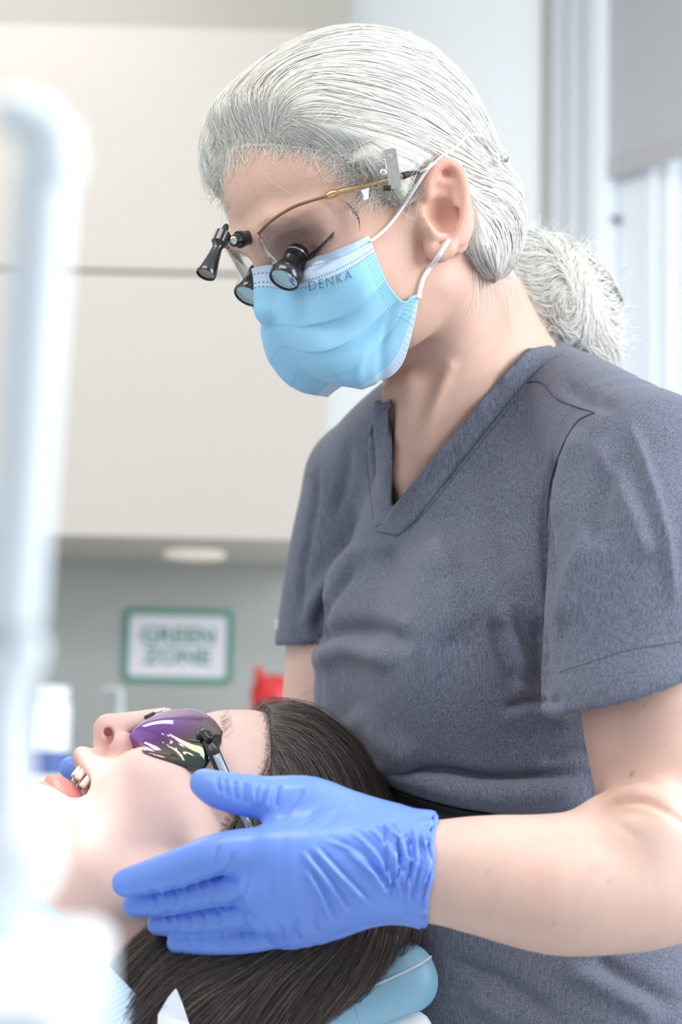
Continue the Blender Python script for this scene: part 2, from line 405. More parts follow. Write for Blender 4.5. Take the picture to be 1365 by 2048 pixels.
# ================================================================== room
def ray(px, py): return FW + RT * (px - CX) / FPX + UP * (CY - py) / FPX
def at_y(px, py, Y): r = ray(px, py); return CAM + r * ((Y - CAM[1]) / r[1])
M_wall = mat('wall_paint', (0.86, 0.87, 0.87), 0.7, var=0.02, vscale=3)
M_splash = mat('splashback_paint', (0.43, 0.445, 0.425), 0.45, var=0.02, vscale=4)
M_ceil = mat('ceiling_paint', (0.85, 0.85, 0.83), 0.8)
M_floor = mat('floor_vinyl', (0.55, 0.56, 0.56), 0.4, var=0.06, vscale=12)
M_lam = mat('cabinet_laminate', (0.56, 0.515, 0.46), 0.4, var=0.015, vscale=2)
M_lam2 = mat('cabinet_top_panel', (0.40, 0.375, 0.335), 0.4)
M_white = mat('white_gloss_paint', (0.86, 0.88, 0.90), 0.3)
M_frame = mat('window_frame_paint', (0.80, 0.83, 0.87), 0.35)
M_blind = mat('blind_fabric', (0.50, 0.505, 0.51), 0.85, var=0.02, vscale=300)
M_rail = mat('blind_rail', (0.47, 0.46, 0.47), 0.5)
M_steel = mat('steel', (0.62, 0.62, 0.62), 0.25, 1.0)
M_clear = glass_mat('clear_glass', (0.97, 0.985, 0.99), 0.15)
BY, CYF = 3.2, 2.85
corner = at_y(1080, 700, BY)[0]
def st(o): o['kind'] = 'structure'; return o
st(box('floor', (0, 1.2, -0.03), (3.0, 3.2, 0.03), M_floor))
st(box('ceiling', (-0.6, 1.9, 2.65), (1.9, 1.6, 0.04), M_ceil))
st(box('wall_back', ((corner - 2.6) / 2, BY + 0.05, 1.3), ((corner + 2.6) / 2, 0.05, 1.31), M_wall))
st(box('wall_left', (-2.55, 1.5, 1.3), (0.05, 1.75, 1.31), M_wall))
# wall cabinet: carcass, two flap doors one above the other, glowing disc on the underside
zb = at_y(350, 1077, CYF)[2]; zs = at_y(350, 546, CYF)[2]; zt = at_y(350, 53, CYF)[2]; cr = at_y(660, 560, CYF)[0]; cl = -1.7
cab = empty('wall_cabinet', ((cl + cr) / 2, BY - 0.18, zb), 'cream laminate wall cabinet with two wide flap doors above the grey splashback', 'cabinet')
box('carcass', ((cl + cr) / 2, (CYF + BY) / 2 + 0.01, (zb + zt) / 2), ((cr - cl) / 2, (BY - CYF) / 2 - 0.011, (zt - zb) / 2), M_lam, cab, bevel=0.001)
for a, b in ((zb, zs - 0.002), (zs + 0.002, zt)):
    box('door', ((cl + cr) / 2, CYF + 0.009, (a + b) / 2), ((cr - cl) / 2 - 0.002, 0.009, (b - a) / 2 - 0.001), M_lam, cab, bevel=0.0015)
M_glow = mat('underside_glow', (0.9, 0.85, 0.75), 0.4, emit=(1, 0.86, 0.65), estr=.25)  # no lamp: added glow imitating a warm reflection on the underside
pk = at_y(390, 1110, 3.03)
lathe('underside_glow', np.array([pk[0], 3.03, zb + 0.001]), [0, 0, -1], [(0, 0), (.05, 0), (.05, .006), (.045, .008), (0, .008)], M_glow, cab, k=False)
box('top_panel', ((cl + cr) / 2 + 0.012, CYF + 0.16, (zt + 2.59) / 2), ((cr - cl) / 2 + 0.012, 0.15, (2.59 - zt) / 2 - 0.002), M_lam2, None, bevel=0.001)
tp = bpy.data.objects['top_panel']; tp.name = 'trim_1'; st(tp)
sp = box('trim_2', ((cl + cr) / 2, BY - 0.006, (zb + 0.9) / 2), ((cr - cl) / 2, 0.006, (zb - 0.9) / 2), M_splash); st(sp)
# base cabinets and worktop
bc = empty('base_cabinet', ((cl + cr) / 2, BY - 0.3, 0), 'cream base cabinet run under the grey worktop along the back wall', 'cabinet')
box('carcass', ((cl + cr) / 2, BY - 0.28, 0.47), ((cr - cl) / 2, 0.27, 0.39), M_lam, bc)
box('plinth', ((cl + cr) / 2, BY - 0.25, 0.04), ((cr - cl) / 2, 0.24, 0.04), M_rail, bc)
for i in range(3):
    wd = (cr - cl) / 3; dr = box('door', (cl + wd * (i + .5), BY - 0.56, 0.47), (wd / 2 - .002, 0.009, 0.385), M_lam, bc, bevel=0.0015)
    tube('handle', [(cl + wd * (i + .5) - .08, BY - .595, .8), (cl + wd * (i + .5) + .08, BY - .595, .8)], .005, M_steel, dr, k=False)
tag(box('worktop', ((cl + cr) / 2, BY - 0.30, 0.88), ((cr - cl) / 2 + .01, 0.30, 0.018), mat('worktop', (0.45, 0.46, 0.45), 0.3), bevel=0.003), 'grey worktop running along the back wall under the cabinet', 'worktop')

# sign on the splashback
M_green = mat('sign_green', (0.055, 0.27, 0.19), 0.4); M_signw = mat('sign_white', (0.80, 0.77, 0.83), 0.4)
ys = BY - 0.012
c00, c10, c11, c01 = [at_y(x, y, ys) for x, y in ((250, 1216), (468, 1222), (462, 1370), (243, 1364))]
sc_ = (c00 + c10 + c11 + c01) / 4; sw = (np.linalg.norm(c10 - c00) + np.linalg.norm(c11 - c01)) / 4; sh = (np.linalg.norm(c01 - c00) + np.linalg.norm(c11 - c10)) / 4
sign = empty('wall_sign', (sc_[0], ys, sc_[2] - sh), 'white wall sign with green border and green lettering on the splashback', 'sign')
def round_rect(cx, cz, hw, hh, r, y, n=6):
    out = []
    for qx, qz, a0 in ((1, 1, 0), (-1, 1, 90), (-1, -1, 180), (1, -1, 270)):
        for i in range(n + 1):
            a = math.radians(a0 + 90 * i / n); out.append((cx + qx * (hw - r) + r * math.cos(a), y, cz + qz * (hh - r) + r * math.sin(a)))
    return out
plate('frame', round_rect(sc_[0], sc_[2], sw, sh, 0.012, ys), 0.004, M_green, sign, k=False, nrm=(0, -1, 0))
plate('panel', round_rect(sc_[0], sc_[2], sw - .0105, sh - .0105, 0.005, ys - 0.004), 0.0006, M_signw, sign, k=False, nrm=(0, -1, 0))
def text_mesh(s, size, bold=0.0, space=1.0):
    c = bpy.data.curves.new('lettering', 'FONT'); c.body = s; c.size = size; c.align_x = 'CENTER'; c.align_y = 'CENTER'; c.offset = bold; c.space_character = space; c.extrude = 0.0004; c.resolution_u = 4
    o = bpy.data.objects.new('lettering', c); COL.objects.link(o); dg = bpy.context.evaluated_depsgraph_get(); dg.update()
    me = bpy.data.meshes.new_from_object(o.evaluated_get(dg)); bpy.data.objects.remove(o); bpy.data.curves.remove(c); return me
for s, dz in (('GREEN', 0.0165), ('ZONE', -0.0185)):
    me = text_mesh(s, 0.037, 0.0010, 1.05)
    for v in me.vertices: x, y, z = v.co; v.co = (sc_[0] + x * 1.08, ys - 0.0049 - z, sc_[2] + dz + y)
    link('lettering', me, M_green, sign)

# things on the worktop
WT = 0.899
M_red = mat('red_plastic', (0.62, 0.02, 0.025), 0.35); M_wp = mat('white_plastic', (0.85, 0.87, 0.88), 0.35); M_bl = mat('label_blue', (0.10, 0.16, 0.42), 0.5)
def on_top(px, Y): return np.array([at_y(px, 1500, Y)[0], Y, WT])
b = on_top(545, 2.95); hgt = at_y(545, 1350, 2.95)[2] - WT
rb = empty('sharps_bin', b, 'red plastic sharps bin with a lidded top on the worktop', 'bin')
lathe('body', b, [0, 0, 1], [(0, 0), (.030, 0), (.032, .01), (.034, hgt - .05), (.033, hgt - .045), (0, hgt - .045)], M_red, rb, k=False)
lathe('lid', b, [0, 0, 1], [(0, hgt - .044), (.036, hgt - .044), (.036, hgt - .02), (.028, hgt - .006), (.012, hgt), (0, hgt)], M_red, rb, k=False)
lathe('knob', b + [-.024, 0, 0], [0, 0, 1], [(0, hgt - .012), (.006, hgt - .012), (.008, hgt + .006), (.006, hgt + .012), (0, hgt + .013)], M_red, rb, k=False)
b = on_top(97, 2.9); hgt = at_y(97, 1372, 2.9)[2] - WT
wbt = empty('disinfectant_bottle', b, 'white plastic canister with a printed blue label on the worktop', 'bottle')
lathe('body', b, [0, 0, 1], [(0, 0), (.030, 0), (.033, .006), (.033, hgt - .03), (.028, hgt - .02), (0, hgt - .02)], M_wp, wbt, k=False)
lathe('cap', b, [0, 0, 1], [(0, hgt - .019), (.030, hgt - .019), (.030, hgt - .004), (.026, hgt), (0, hgt)], M_wp, wbt, k=False)
lathe('label', b, [0, 0, 1], [(.0332, hgt - .135), (.0334, hgt - .13), (.0334, hgt - .105), (.0332, hgt - .1)], M_bl, wbt, k=False)
b = on_top(236, 2.98); hgt = at_y(236, 1378, 2.98)[2] - WT
pb = empty('pump_bottle', b, 'slim pale bottle with a thin pump spout on the worktop', 'bottle')
M_pale = mat('pale_plastic', (0.55, 0.57, 0.56), 0.3)
lathe('body', b, [0, 0, 1], [(0, 0), (.026, 0), (.028, .006), (.028, hgt - .10), (.014, hgt - .075), (.012, hgt - .06), (0, hgt - .06)], M_pale, pb, k=False)
lathe('pump_stem', b, [0, 0, 1], [(0, hgt - .06), (.009, hgt - .06), (.009, hgt - .035), (.006, hgt - .03), (.006, hgt), (0, hgt)], M_pale, pb, k=False)
tube('spout', [b + [0, 0, hgt - .002], b + [-.018, 0, hgt], b + [-.032, 0, hgt - .006]], [.006, .005, .004], M_pale, pb, k=False, smooth_n=8)

# splayed window wall on the right
A0 = np.array([corner, BY, 0]); U = np.array([0.66, -0.75, 0]); U = U / np.linalg.norm(U); NN = np.array([U[1], -U[0], 0])
def wbox(name, s0, s1, z0, z1, n0, n1, m, parent=None, bevel=0.0):
    c = A0 + U * (s0 + s1) / 2 + NN * (n0 + n1) / 2 + np.array([0, 0, (z0 + z1) / 2])
    return box(name, c, ((s1 - s0) / 2, abs(n1 - n0) / 2, (z1 - z0) / 2), m, parent, R=np.stack([U, NN, [0, 0, 1]]), bevel=bevel)
SILL, HEAD, WEND = 0.80, 2.45, 1.35
M_reveal = mat('wall_paint_shaded', (0.66, 0.645, 0.61), 0.6)  # wall paint darkened to stand for this strip's shadow side
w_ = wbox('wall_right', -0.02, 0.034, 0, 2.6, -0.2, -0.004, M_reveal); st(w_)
for nm, a in (('wall_right_head', (0.034, WEND + .3, HEAD, 2.6, -0.2, 0)), ('wall_right_breast', (0.034, WEND + .3, 0, SILL, -0.2, 0)), ('wall_right_pier', (WEND, WEND + .3, SILL, HEAD, -0.2, 0))): st(wbox(nm, *a, M_wall))
k = 3
for s0, s1, n1 in ((0.034, 0.060, 0.010), (0.060, 0.073, 0.003), (0.073, 0.106, 0.014), (0.106, 0.118, 0.006), (0.118, 0.148, 0.020)):
    st(wbox('trim_%d' % k, s0, s1, SILL - .1, HEAD, -0.04, n1, M_frame, bevel=0.003)); k += 1
win = wbox('window_1', 0.149, 0.226, SILL, HEAD, -0.10, -0.03, M_frame, bevel=0.004); st(win)      # the frame's near stile
wbox('frame', 0.149, WEND, SILL, SILL + .07, -0.10, -0.03, M_frame, win); wbox('frame', 0.149, WEND, HEAD - .07, HEAD, -0.10, -0.03, M_frame, win)
wbox('frame', WEND - .08, WEND, SILL, HEAD, -0.10, -0.03, M_frame, win)
wbox('sash', 0.228, 0.252, SILL + .07, HEAD - .07, -0.11, -0.045, M_white, win, bevel=0.003); wbox('sash', 0.253, 0.285, SILL + .07, HEAD - .07, -0.12, -0.07, M_frame, win, bevel=0.003)
wbox('sash', 0.70, 0.76, SILL + .07, HEAD - .07, -0.11, -0.05, M_white, win, bevel=0.003)
wbox('pane', 0.286, 0.70, SILL + .07, HEAD - .07, -0.096, -0.090, M_clear, win); wbox('pane', 0.76, WEND - .08, SILL + .07, HEAD - .07, -0.096, -0.090, M_clear, win)
M_dark = mat('dark_grey_plastic', (0.10, 0.10, 0.12), 0.4)
def at_n(px, py, n):
    r = ray(px, py); p0 = A0 + NN * n; return CAM + r * (np.dot(p0 - CAM, NN) / np.dot(r, NN))
kn = at_n(1240, 441, -0.03)
lathe('window_stop', kn, NN, [(0, 0), (.006, 0), (.006, .004), (.0035, .006), (.003, .012), (.004, .013), (.004, .017), (0, .018)], M_dark, win, k=False)
bz = at_n(1213, 356, 0.0)[2]
bl = empty('roller_blind', A0 + U * .7 + np.array([0, 0, bz]), 'grey fabric roller blind half lowered over the window', 'blind')
wbox('fabric', 0.150, WEND, bz + .004, 2.42, -0.012, -0.0095, M_blind, bl)
wbox('bottom_rail', 0.148, WEND + .002, bz, bz + .034, -0.0165, -0.005, M_rail, bl, bevel=0.003)
ax0 = A0 + U * .15 + NN * -0.035 + np.array([0, 0, 2.42]); tube('roller', [ax0, ax0 + U * (WEND - .15)], .022, M_blind, bl, k=False, sides=20)
# ================================================================== the dentist (camera-aligned metric frame)
M_skin = mat('skin', (0.8, 0.5, 0.4), 0.5, attr=True, var=0.05, vscale=55, bump=0.25, bscale=900, sss=0.12, sssr=(0.012, 0.004, 0.002), spec=0.4)
def head_frame(th, ph, roll=0.0):
    th, ph, roll = map(math.radians, (th, ph, roll))
    F = np.array([-math.cos(th) * math.cos(ph), -math.sin(th) * math.cos(ph), -math.sin(ph)]); L = np.array([math.sin(th), -math.cos(th), 0.0]); T = np.cross(F, L)
    return F, L * math.cos(roll) + T * math.sin(roll), T * math.cos(roll) - L * math.sin(roll)
HF, HL, HT = head_frame(29, 26, 4)
HO = K(758, 473, 1.30)
def H(a, l, t): return HO + a * HF + l * HL + t * HT
HR = np.stack([HF, HL, HT])
def HP(px, py, l):
    r = K(px, py, 1.0); return r * (np.dot(HO + HL * l, HL) / np.dot(r, HL))
def hcoord(p): return (np.asarray(p) - HO) @ HR.T

LSH, RSH = K(1292, 955, 1.21), K(735, 968, 1.50)          # shoulder joints
LEL, LWR = K(1385, 1735, 1.10), K(850, 1742, 1.09)        # near elbow and wrist
REL, RWR = K(655, 1500, 1.50), K(330, 1625, 1.43)
TL = unit((LSH - RSH) * [1, 1, 0]); TF = np.array([TL[1], -TL[0], 0]); TR = np.stack([TL, TF, [0, 0, 1]])
TM = (LSH + RSH) / 2 * [1, 1, 0]
def TB(l, f, z): return TM + TL * l + TF * f + np.array([0, 0, z])

def head_prims(S, P, R, nose=True, mouth_open=False):
    """skull, face and jaw shared by both heads; P(a, l, t) gives a point, R the axes"""
    S.ell(P(-.008, 0, .050), (.090, .073, .080), R)
    S.ell(P(.036, 0, .055), (.052, .062, .052), R, k=.02)
    S.ell(P(.042, 0, .0), (.046, .060, .055), R, k=.02)
    for s in (1, -1):
        S.ell(P(.060, .041 * s, -.008), (.026, .023, .020), R, k=.018)
        S.tube([P(.062, .048 * s, -.004), P(.01, .068 * s, .002)], .010, k=.015)
        S.tube([P(.086, .010 * s, .034), P(.082, .030 * s, .037), P(.066, .050 * s, .032)], [.009, .009, .008], k=.012)
    return S

BODY_LO, BODY_HI = np.array([-.09, 1.13, -.05]), np.array([.225, 1.47, .335])
S = SDF(BODY_LO, BODY_HI, 0.0015)
head_prims(S, H, HR)
for s in (1, -1):
    S.tube([H(.010, .056 * s, -.042), H(.040, .036 * s, -.058), H(.060, .012 * s, -.058)], [.014, .013, .013], k=.02)   # jaw line
    S.ell(H(.03, .045 * s, -.03), (.04, .022, .04), HR, k=.02)
S.ell(H(.050, 0, -.036), (.036, .036, .030), HR, k=.02)
S.ball(H(.062, 0, -.054), .013, k=.012)
S.tube([H(.084, 0, .026), H(.092, 0, .004), H(.098, 0, -.012)], [.0075, .0085, .0100], k=.010)       # nose
for s in (1, -1): S.ball(H(.091, .011 * s, -.018), .008, k=.006)
LID = [HP(594, 517, .021), HP(612, 511, .027), HP(634, 495, .035), HP(655, 475, .043), HP(669, 462, .048)]      # line where the closed lids meet
lidh = [hcoord(p) for p in LID]; ea, el_, et = lidh[2]
def HM(p, s): return H(p[0], p[1] * s, p[2])
for s in (1, -1):
    S.ell(H(ea + .014, .034 * s, et + .004), (.0135, .019, .0120), HR, k=.010, sub=True)     # sockets
    S.ell(H(ea - .0115, .034 * s, et + .003), (.0130, .0160, .0135), HR, k=.004)            # closed lids over the eyeball
    S.tube([HM(p + [.0006, 0, 0], s) for p in lidh], .0011, k=.0012, sub=True, n=14)
    S.tube([HM(p + [.0005, 0, .011], s) for p in lidh], .0014, k=.002, sub=True, n=14)        # upper crease
    S.tube([HM(p + [.001, 0, -.012], s) for p in lidh], .0014, k=.004, sub=True, n=14)        # bag under the eye
    for q in range(3): S.tube([HM(lidh[4] + [0, .004, .001 - .003 * q], s), HM(lidh[4] + [-.012, .012, .006 - .009 * q], s)], .0008, k=.002, sub=True)   # crow's feet
for t_l in (.060, .070): S.tube([H(.091 - (t_l - .04) * .25, -.02, t_l), H(.0895 - (t_l - .04) * .28, .012, t_l + .001), H(.078 - (t_l - .04) * .3, .038, t_l)], .0003, k=.004, sub=True, n=10)     # brow lines
# neck: leaning column, tendons, throat
NB = K(948, 880, 1.36)
S.tube([K(872, 560, 1.315), K(905, 710, 1.335), NB], [.050, .0515, .060], k=.02, n=10)
S.tube([H(-.012, .058, -.025), K(905, 715, 1.290), K(850, 885, 1.300), K(822, 945, 1.312)], [.013, .0125, .011, .010], k=.020, n=14)   # near neck muscle
S.tube([K(822, 775, 1.292), K(815, 850, 1.296), K(812, 930, 1.31)], [.008, .0075, .007], k=.018, n=10)                 # throat cord
S.tube([K(795, 790, 1.31), K(788, 850, 1.32), K(800, 930, 1.33)], [.010, .009, .008], k=.014, n=10)
S.tube([K(900, 735, 1.2765), K(865, 830, 1.283), K(838, 905, 1.293)], [.0005, .002, .0008], k=.009, n=12)
S.tube([K(965, 620, 1.35), K(1030, 730, 1.345), K(1130, 850, 1.325)], [.034, .032, .034], k=.02, n=10)                    # trapezius
# upper chest seen in the neckline
S.ell(TB(0, -.005, -.080), (.140, .0935, .150), TR, k=.03)
# ear
def E(px, py, out=0.0): return HP(px, py, .0745 + out)
S.ell(E(888, 425, .002), (.018, .0035, .029), np.stack([unit(HF * .96 + HT * -.05), HL, HT]), k=.006)
S.ell(E(903, 400, .006), (.012, .0035, .022), HR, k=.005)
S.ell(E(897, 402, .0062), (.0165, .0030, .0300), np.stack([unit(HF * .99 + HT * .10), HL, unit(HT * .99 - HF * .10)]), k=.004)
helix = [E(862, 415, .004), E(856, 375, .008), E(868, 340, .011), E(893, 326, .013), E(918, 344, .0145), E(929, 385, .015), E(926, 430, .013), E(912, 470, .010), E(897, 498, .007)]
S.tube(helix, [.0030, .0037, .004, .0042, .0044, .0043, .004, .0036, .0036], k=.003, n=40)
S.tube([E(897, 498, .007), E(880, 508, .005), E(866, 500, .003), E(862, 480, .002)], [.005, .006, .0055, .004], k=.005, n=14)   # lobe
S.tube([E(905, 350, .010), E(911, 392, .0115), E(905, 430, .011), E(893, 456, .009), E(880, 470, .007)], [.003, .0034, .0034, .003, .003], k=.0035, n=20)  # antihelix
S.tube([E(878, 362, .009), E(900, 368, .010)], .003, k=.004)
S.tube([E(856, 430, .004), E(858, 450, .007), E(866, 468, .006)], [.004, .0045, .004], k=.004, n=10)                      # tragus
S.ell(E(883, 430, .0085), (.0100, .0078, .0115), HR, k=.004, sub=True)                                                  # concha
S.tube([E(921, 352, .0115), E(921, 395, .0125), E(914, 435, .011)], .0016, k=.003, sub=True, n=12)                        # scapha groove
S.cut([0, 0, -1], .035)
HEAD = S
V, Q = S.mesh(smooth=1); HEADV, HEADQ = V, Q
hc = hcoord(V)
base = np.array([0.70, 0.44, 0.34])
colr = np.tile(base, (len(V), 1))
def blend(mask, c):
    global colr
    colr = colr * (1 - mask[:, None]) + np.array(c) * mask[:, None]
def near(c, r, pts=None): return np.exp(-(np.linalg.norm((V if pts is None else pts) - c, axis=1) / r) ** 2)
blend(.55 * near(E(895, 340, .013), .022), (.74, .33, .26)); blend(.45 * near(E(918, 430, .013), .02), (.76, .36, .28)); blend(.5 * near(E(884, 428, .004), .010), (.60, .28, .20))
blend(.35 * near(H(.06, .045, -.02), .03), (.74, .40, .32))
blend(.30 * near(H(ea, .034, et + .006), .014), (.60, .38, .31)); blend(.25 * near(H(ea + .012, .012, et - .002), .012), (.50, .28, .22))
blend(.30 * np.clip((.02 - hc[:, 2]) / .06, 0, 1) * np.clip((.03 - hc[:, 0]) / .05, 0, 1), (.76, .50, .40))

dentist = empty('person', to_world(TB(0, 0, 0)) * [1, 1, 0], 'dentist with white tied-back hair in a grey scrub top, leaning over the patient', 'person')

# arms and torso under the clothes
S2 = SDF([-.20, 1.0, -.50], [.34, 1.62, .08], 0.0026)
S2.tube([LSH, K(1300, 1150, 1.18), K(1318, 1420, 1.145), K(1350, 1600, 1.140), LEL + [0, .050, .012]], [.032, .043, .0468, .0455, .036], k=.01, n=24)
S2.tube([LEL + [.004, .01, 0], K(1270, 1755, 1.095), K(1120, 1768, 1.085), K(980, 1752, 1.085), K(900, 1745, 1.088), LWR + [-.012, 0, 0]], [.041, .0425, .0405, .0345, .0305, .0275], k=.009, n=30)
S2.tube([K(1225, 1640, 1.10), K(1300, 1650, 1.08)], [.014, .022], k=.02)
S2.tube([K(1200, 1622, 1.075), K(1290, 1622, 1.058), K(1390, 1655, 1.048)], .0018, k=.006, n=16, sub=True)                                       # elbow crease
S2.tube([RSH, K(690, 1200, 1.49), K(672, 1390, 1.49), REL], [.040, .043, .042, .038], k=.01, n=16)
S2.tube([REL, K(500, 1570, 1.47), RWR], [.038, .036, .027], k=.015, n=14)
S2.ell(TB(0, .0, -.09), (.125, .085, .13), TR, k=.03); S2.ell(TB(.0, 0, -.30), (.13, .075, .20), TR, k=.03)
S2.tube([RSH, TB(0, 0, -.02), LSH], .028, k=.02)
V2, Q2 = S2.mesh(smooth=2)
V2 = folds(V2, Q2, [([(1188, 1618), (1240, 1602), (1300, 1606), (1370, 1645), (1400, 1670)], 6, -.0035), ([(1205, 1600), (1260, 1584), (1320, 1588), (1380, 1615)], 10, .0022), ([(1225, 1575), (1285, 1560), (1350, 1580)], 5, -.0010), ([(1195, 1640), (1240, 1650), (1290, 1690)], 7, -.0008)])
c2 = np.tile(np.array([.77, .52, .43]), (len(V2), 1))
px2, py2 = proj(V2)
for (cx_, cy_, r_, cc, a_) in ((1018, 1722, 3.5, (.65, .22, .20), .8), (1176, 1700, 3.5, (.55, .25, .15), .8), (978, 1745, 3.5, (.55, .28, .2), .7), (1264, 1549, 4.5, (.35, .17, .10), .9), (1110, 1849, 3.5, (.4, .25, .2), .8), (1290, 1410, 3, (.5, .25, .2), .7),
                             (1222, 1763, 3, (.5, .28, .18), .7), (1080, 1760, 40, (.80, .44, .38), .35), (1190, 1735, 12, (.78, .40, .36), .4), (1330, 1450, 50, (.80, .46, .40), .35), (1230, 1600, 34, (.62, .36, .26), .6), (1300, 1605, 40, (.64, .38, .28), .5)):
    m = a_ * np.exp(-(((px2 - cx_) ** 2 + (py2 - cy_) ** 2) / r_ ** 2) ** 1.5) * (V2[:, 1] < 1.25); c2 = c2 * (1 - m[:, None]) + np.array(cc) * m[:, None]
nv = len(V)
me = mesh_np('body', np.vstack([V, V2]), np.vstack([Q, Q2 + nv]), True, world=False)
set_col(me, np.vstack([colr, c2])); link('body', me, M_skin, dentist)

# ------------------------------------------------------------------ scrub top
def scrub_mat(name, base, dark):
    m = bpy.data.materials.new(name); m.use_nodes = True; nt = m.node_tree; N = nt.nodes; L = nt.links
    b = N['Principled BSDF']; b.inputs['Roughness'].default_value = .85; b.inputs['Specular IOR Level'].default_value = .25; b.inputs['Sheen Weight'].default_value = .15
    tc = N.new('ShaderNodeTexCoord')
    def nz(sc, st_, det=2):
        mp = N.new('ShaderNodeMapping'); mp.inputs['Scale'].default_value = st_; L.new(tc.outputs['Object'], mp.inputs[0])
        t = N.new('ShaderNodeTexNoise'); t.inputs['Scale'].default_value = sc; t.inputs['Detail'].default_value = det; L.new(mp.outputs[0], t.inputs[0]); return t.outputs[0]
    a = nz(1500, (1, 1, .07)); c = nz(1500, (.6, .6, 1.0)); ad = N.new('ShaderNodeMath'); ad.operation = 'ADD'; L.new(a, ad.inputs[0]); L.new(c, ad.inputs[1])
    mr = N.new('ShaderNodeMapRange'); mr.inputs[1].default_value = .75; mr.inputs[2].default_value = 1.25; L.new(ad.outputs[0], mr.inputs[0])
    mx = N.new('ShaderNodeMixRGB'); mx.inputs[1].default_value = (*dark, 1); mx.inputs[2].default_value = (*base, 1); L.new(mr.outputs[0], mx.inputs[0]); L.new(mx.outputs[0], b.inputs['Base Color'])
    bp = N.new('ShaderNodeBump'); bp.inputs['Strength'].default_value = .25; bp.inputs['Distance'].default_value = .0006; L.new(ad.outputs[0], bp.inputs['Height']); L.new(bp.outputs[0], b.inputs['Normal'])
    return m
M_scrub = scrub_mat('scrub_cloth', (.195, .208, .275), (.082, .087, .118))
M_seam = mat('scrub_seam', (.10, .11, .145), .8)
M_black = mat('matt_black', (.012, .012, .014), .55)
S3 = SDF([-.10, 1.06, -.47], [.345, 1.64, .145], 0.0027)
S3.ell(TB(0, -.005, -.085), (.150, .098, .155), TR)
S3.tube([RSH + [0, 0, .002], K(800, 905, 1.45), K(870, 850, 1.42)], [.048, .050, .050], k=.03, n=8)
S3.tube([K(960, 900, 1.40), K(1060, 806, 1.365), K(1112, 796, 1.34), K(1200, 856, 1.27), LSH], [.052, .045, .037, .042, .056], k=.025, n=14)
S3.ell(TB(.064, .064, -.111), (.070, .060, .075), TR, k=.05); S3.ell(TB(-.050, .046, -.119), (.064, .060, .075), TR, k=.045)
S3.ell(TB(0, .01, -.24), (.148, .108, .15), TR, k=.05)
S3.ell(TB(.0, .012, -.30), (.148, .108, .085), TR, k=.03)
S3.ell(TB(0, 0, -.40), (.148, .095, .2), TR, k=.02)
S3.ell(TB(.035, .0, -.40), (.185, .112, .20), TR, k=.03)
# sleeves
SLH = K(1292, 1336, 1.155)
SRH = K(676, 1292, 1.49)
lh, rh = unit([.33, .10, -.94]), unit(unit(SRH - RSH) + np.array([.18, 0, 0]))
for sh_, mid, end, nrm, rads, hol in ((LSH, K(1290, 1150, 1.172), SLH, lh, [.056, .0605, .0635], [.0460, .0560]), (RSH, K(700, 1120, 1.49), SRH, rh, [.050, .049, .050], [.042, .0430])):
    SL = SDF(S3.lo, S3.lo + S3.h * (S3.n - 1), S3.h); ex = end + (end - sh_) * .22
    SL.tube([sh_, mid, end, ex], [*rads, rads[2]], n=14); SL.tube([end - (end - sh_) * .16, ex + (ex - end) * .2], hol, sub=True, k=.004)
    SL.cut(nrm, float(nrm @ end), k=.003); SL.F[SL.F > .5] = 1.0
    hh = np.clip(.5 + .5 * (SL.F - S3.F) / .008, 0, 1); S3.F = (SL.F + (S3.F - SL.F) * hh - .008 * hh * (1 - hh)).astype(np.float32)
del SL, hh
# neck opening: wedge between the two collar edges
VP = K(772, 1030, 1.24)
px3 = [CX, CY]
X, Y, Z = S3.grid(); gx = CX + FPX * X / Y; gy = CY - FPX * Z / Y
def line_side(p, q): return ((q[0] - p[0]) * (gy - p[1]) - (q[1] - p[1]) * (gx - p[0])) / math.hypot(q[0] - p[0], q[1] - p[1])
e1 = line_side((790, 1030), (782, 800)); e2 = line_side((790, 1012), (1040, 712)); e3 = line_side((1040, 712), (1085, 690))
wedge = np.maximum(-e1, e2) * (Y / FPX)
skin = SDF(S3.lo, S3.lo + S3.h * (S3.n - 1), S3.h)
g = np.stack(np.meshgrid(*S3.ax, indexing='ij'), -1)
m = (wedge < .02) & (Z > -.02)
open_ = np.where(wedge < 0, 1, 0)
del g
S3.F = np.where((Z > -.03) & (Y < 1.42), np.maximum(S3.F, -(wedge).astype(np.float32)), S3.F)
q = np.stack(np.meshgrid(*S3.ax, indexing='ij'), -1).reshape(-1, 3)
sk = HEAD.sample(q).reshape(S3.F.shape); inside = ((q >= HEAD.lo + .004) & (q <= HEAD.lo + HEAD.h * (HEAD.n - 1) - .004)).all(1).reshape(S3.F.shape); del q
zone = inside & ((e2 * np.ones_like(S3.F) > 0) | (e1 * np.ones_like(S3.F) < 0)) & ((gy * np.ones_like(S3.F) > 800) | ((gx * np.ones_like(S3.F) > 1000) & (gy * np.ones_like(S3.F) > 696))) & (Y * np.ones_like(S3.F) < 1.40)
S3.F = np.where(zone, np.minimum(S3.F, sk - .0055), S3.F).astype(np.float32); del sk, zone, inside
S3.cut([0, 0, -1], .468)
V3, Q3 = S3.mesh(smooth=2)
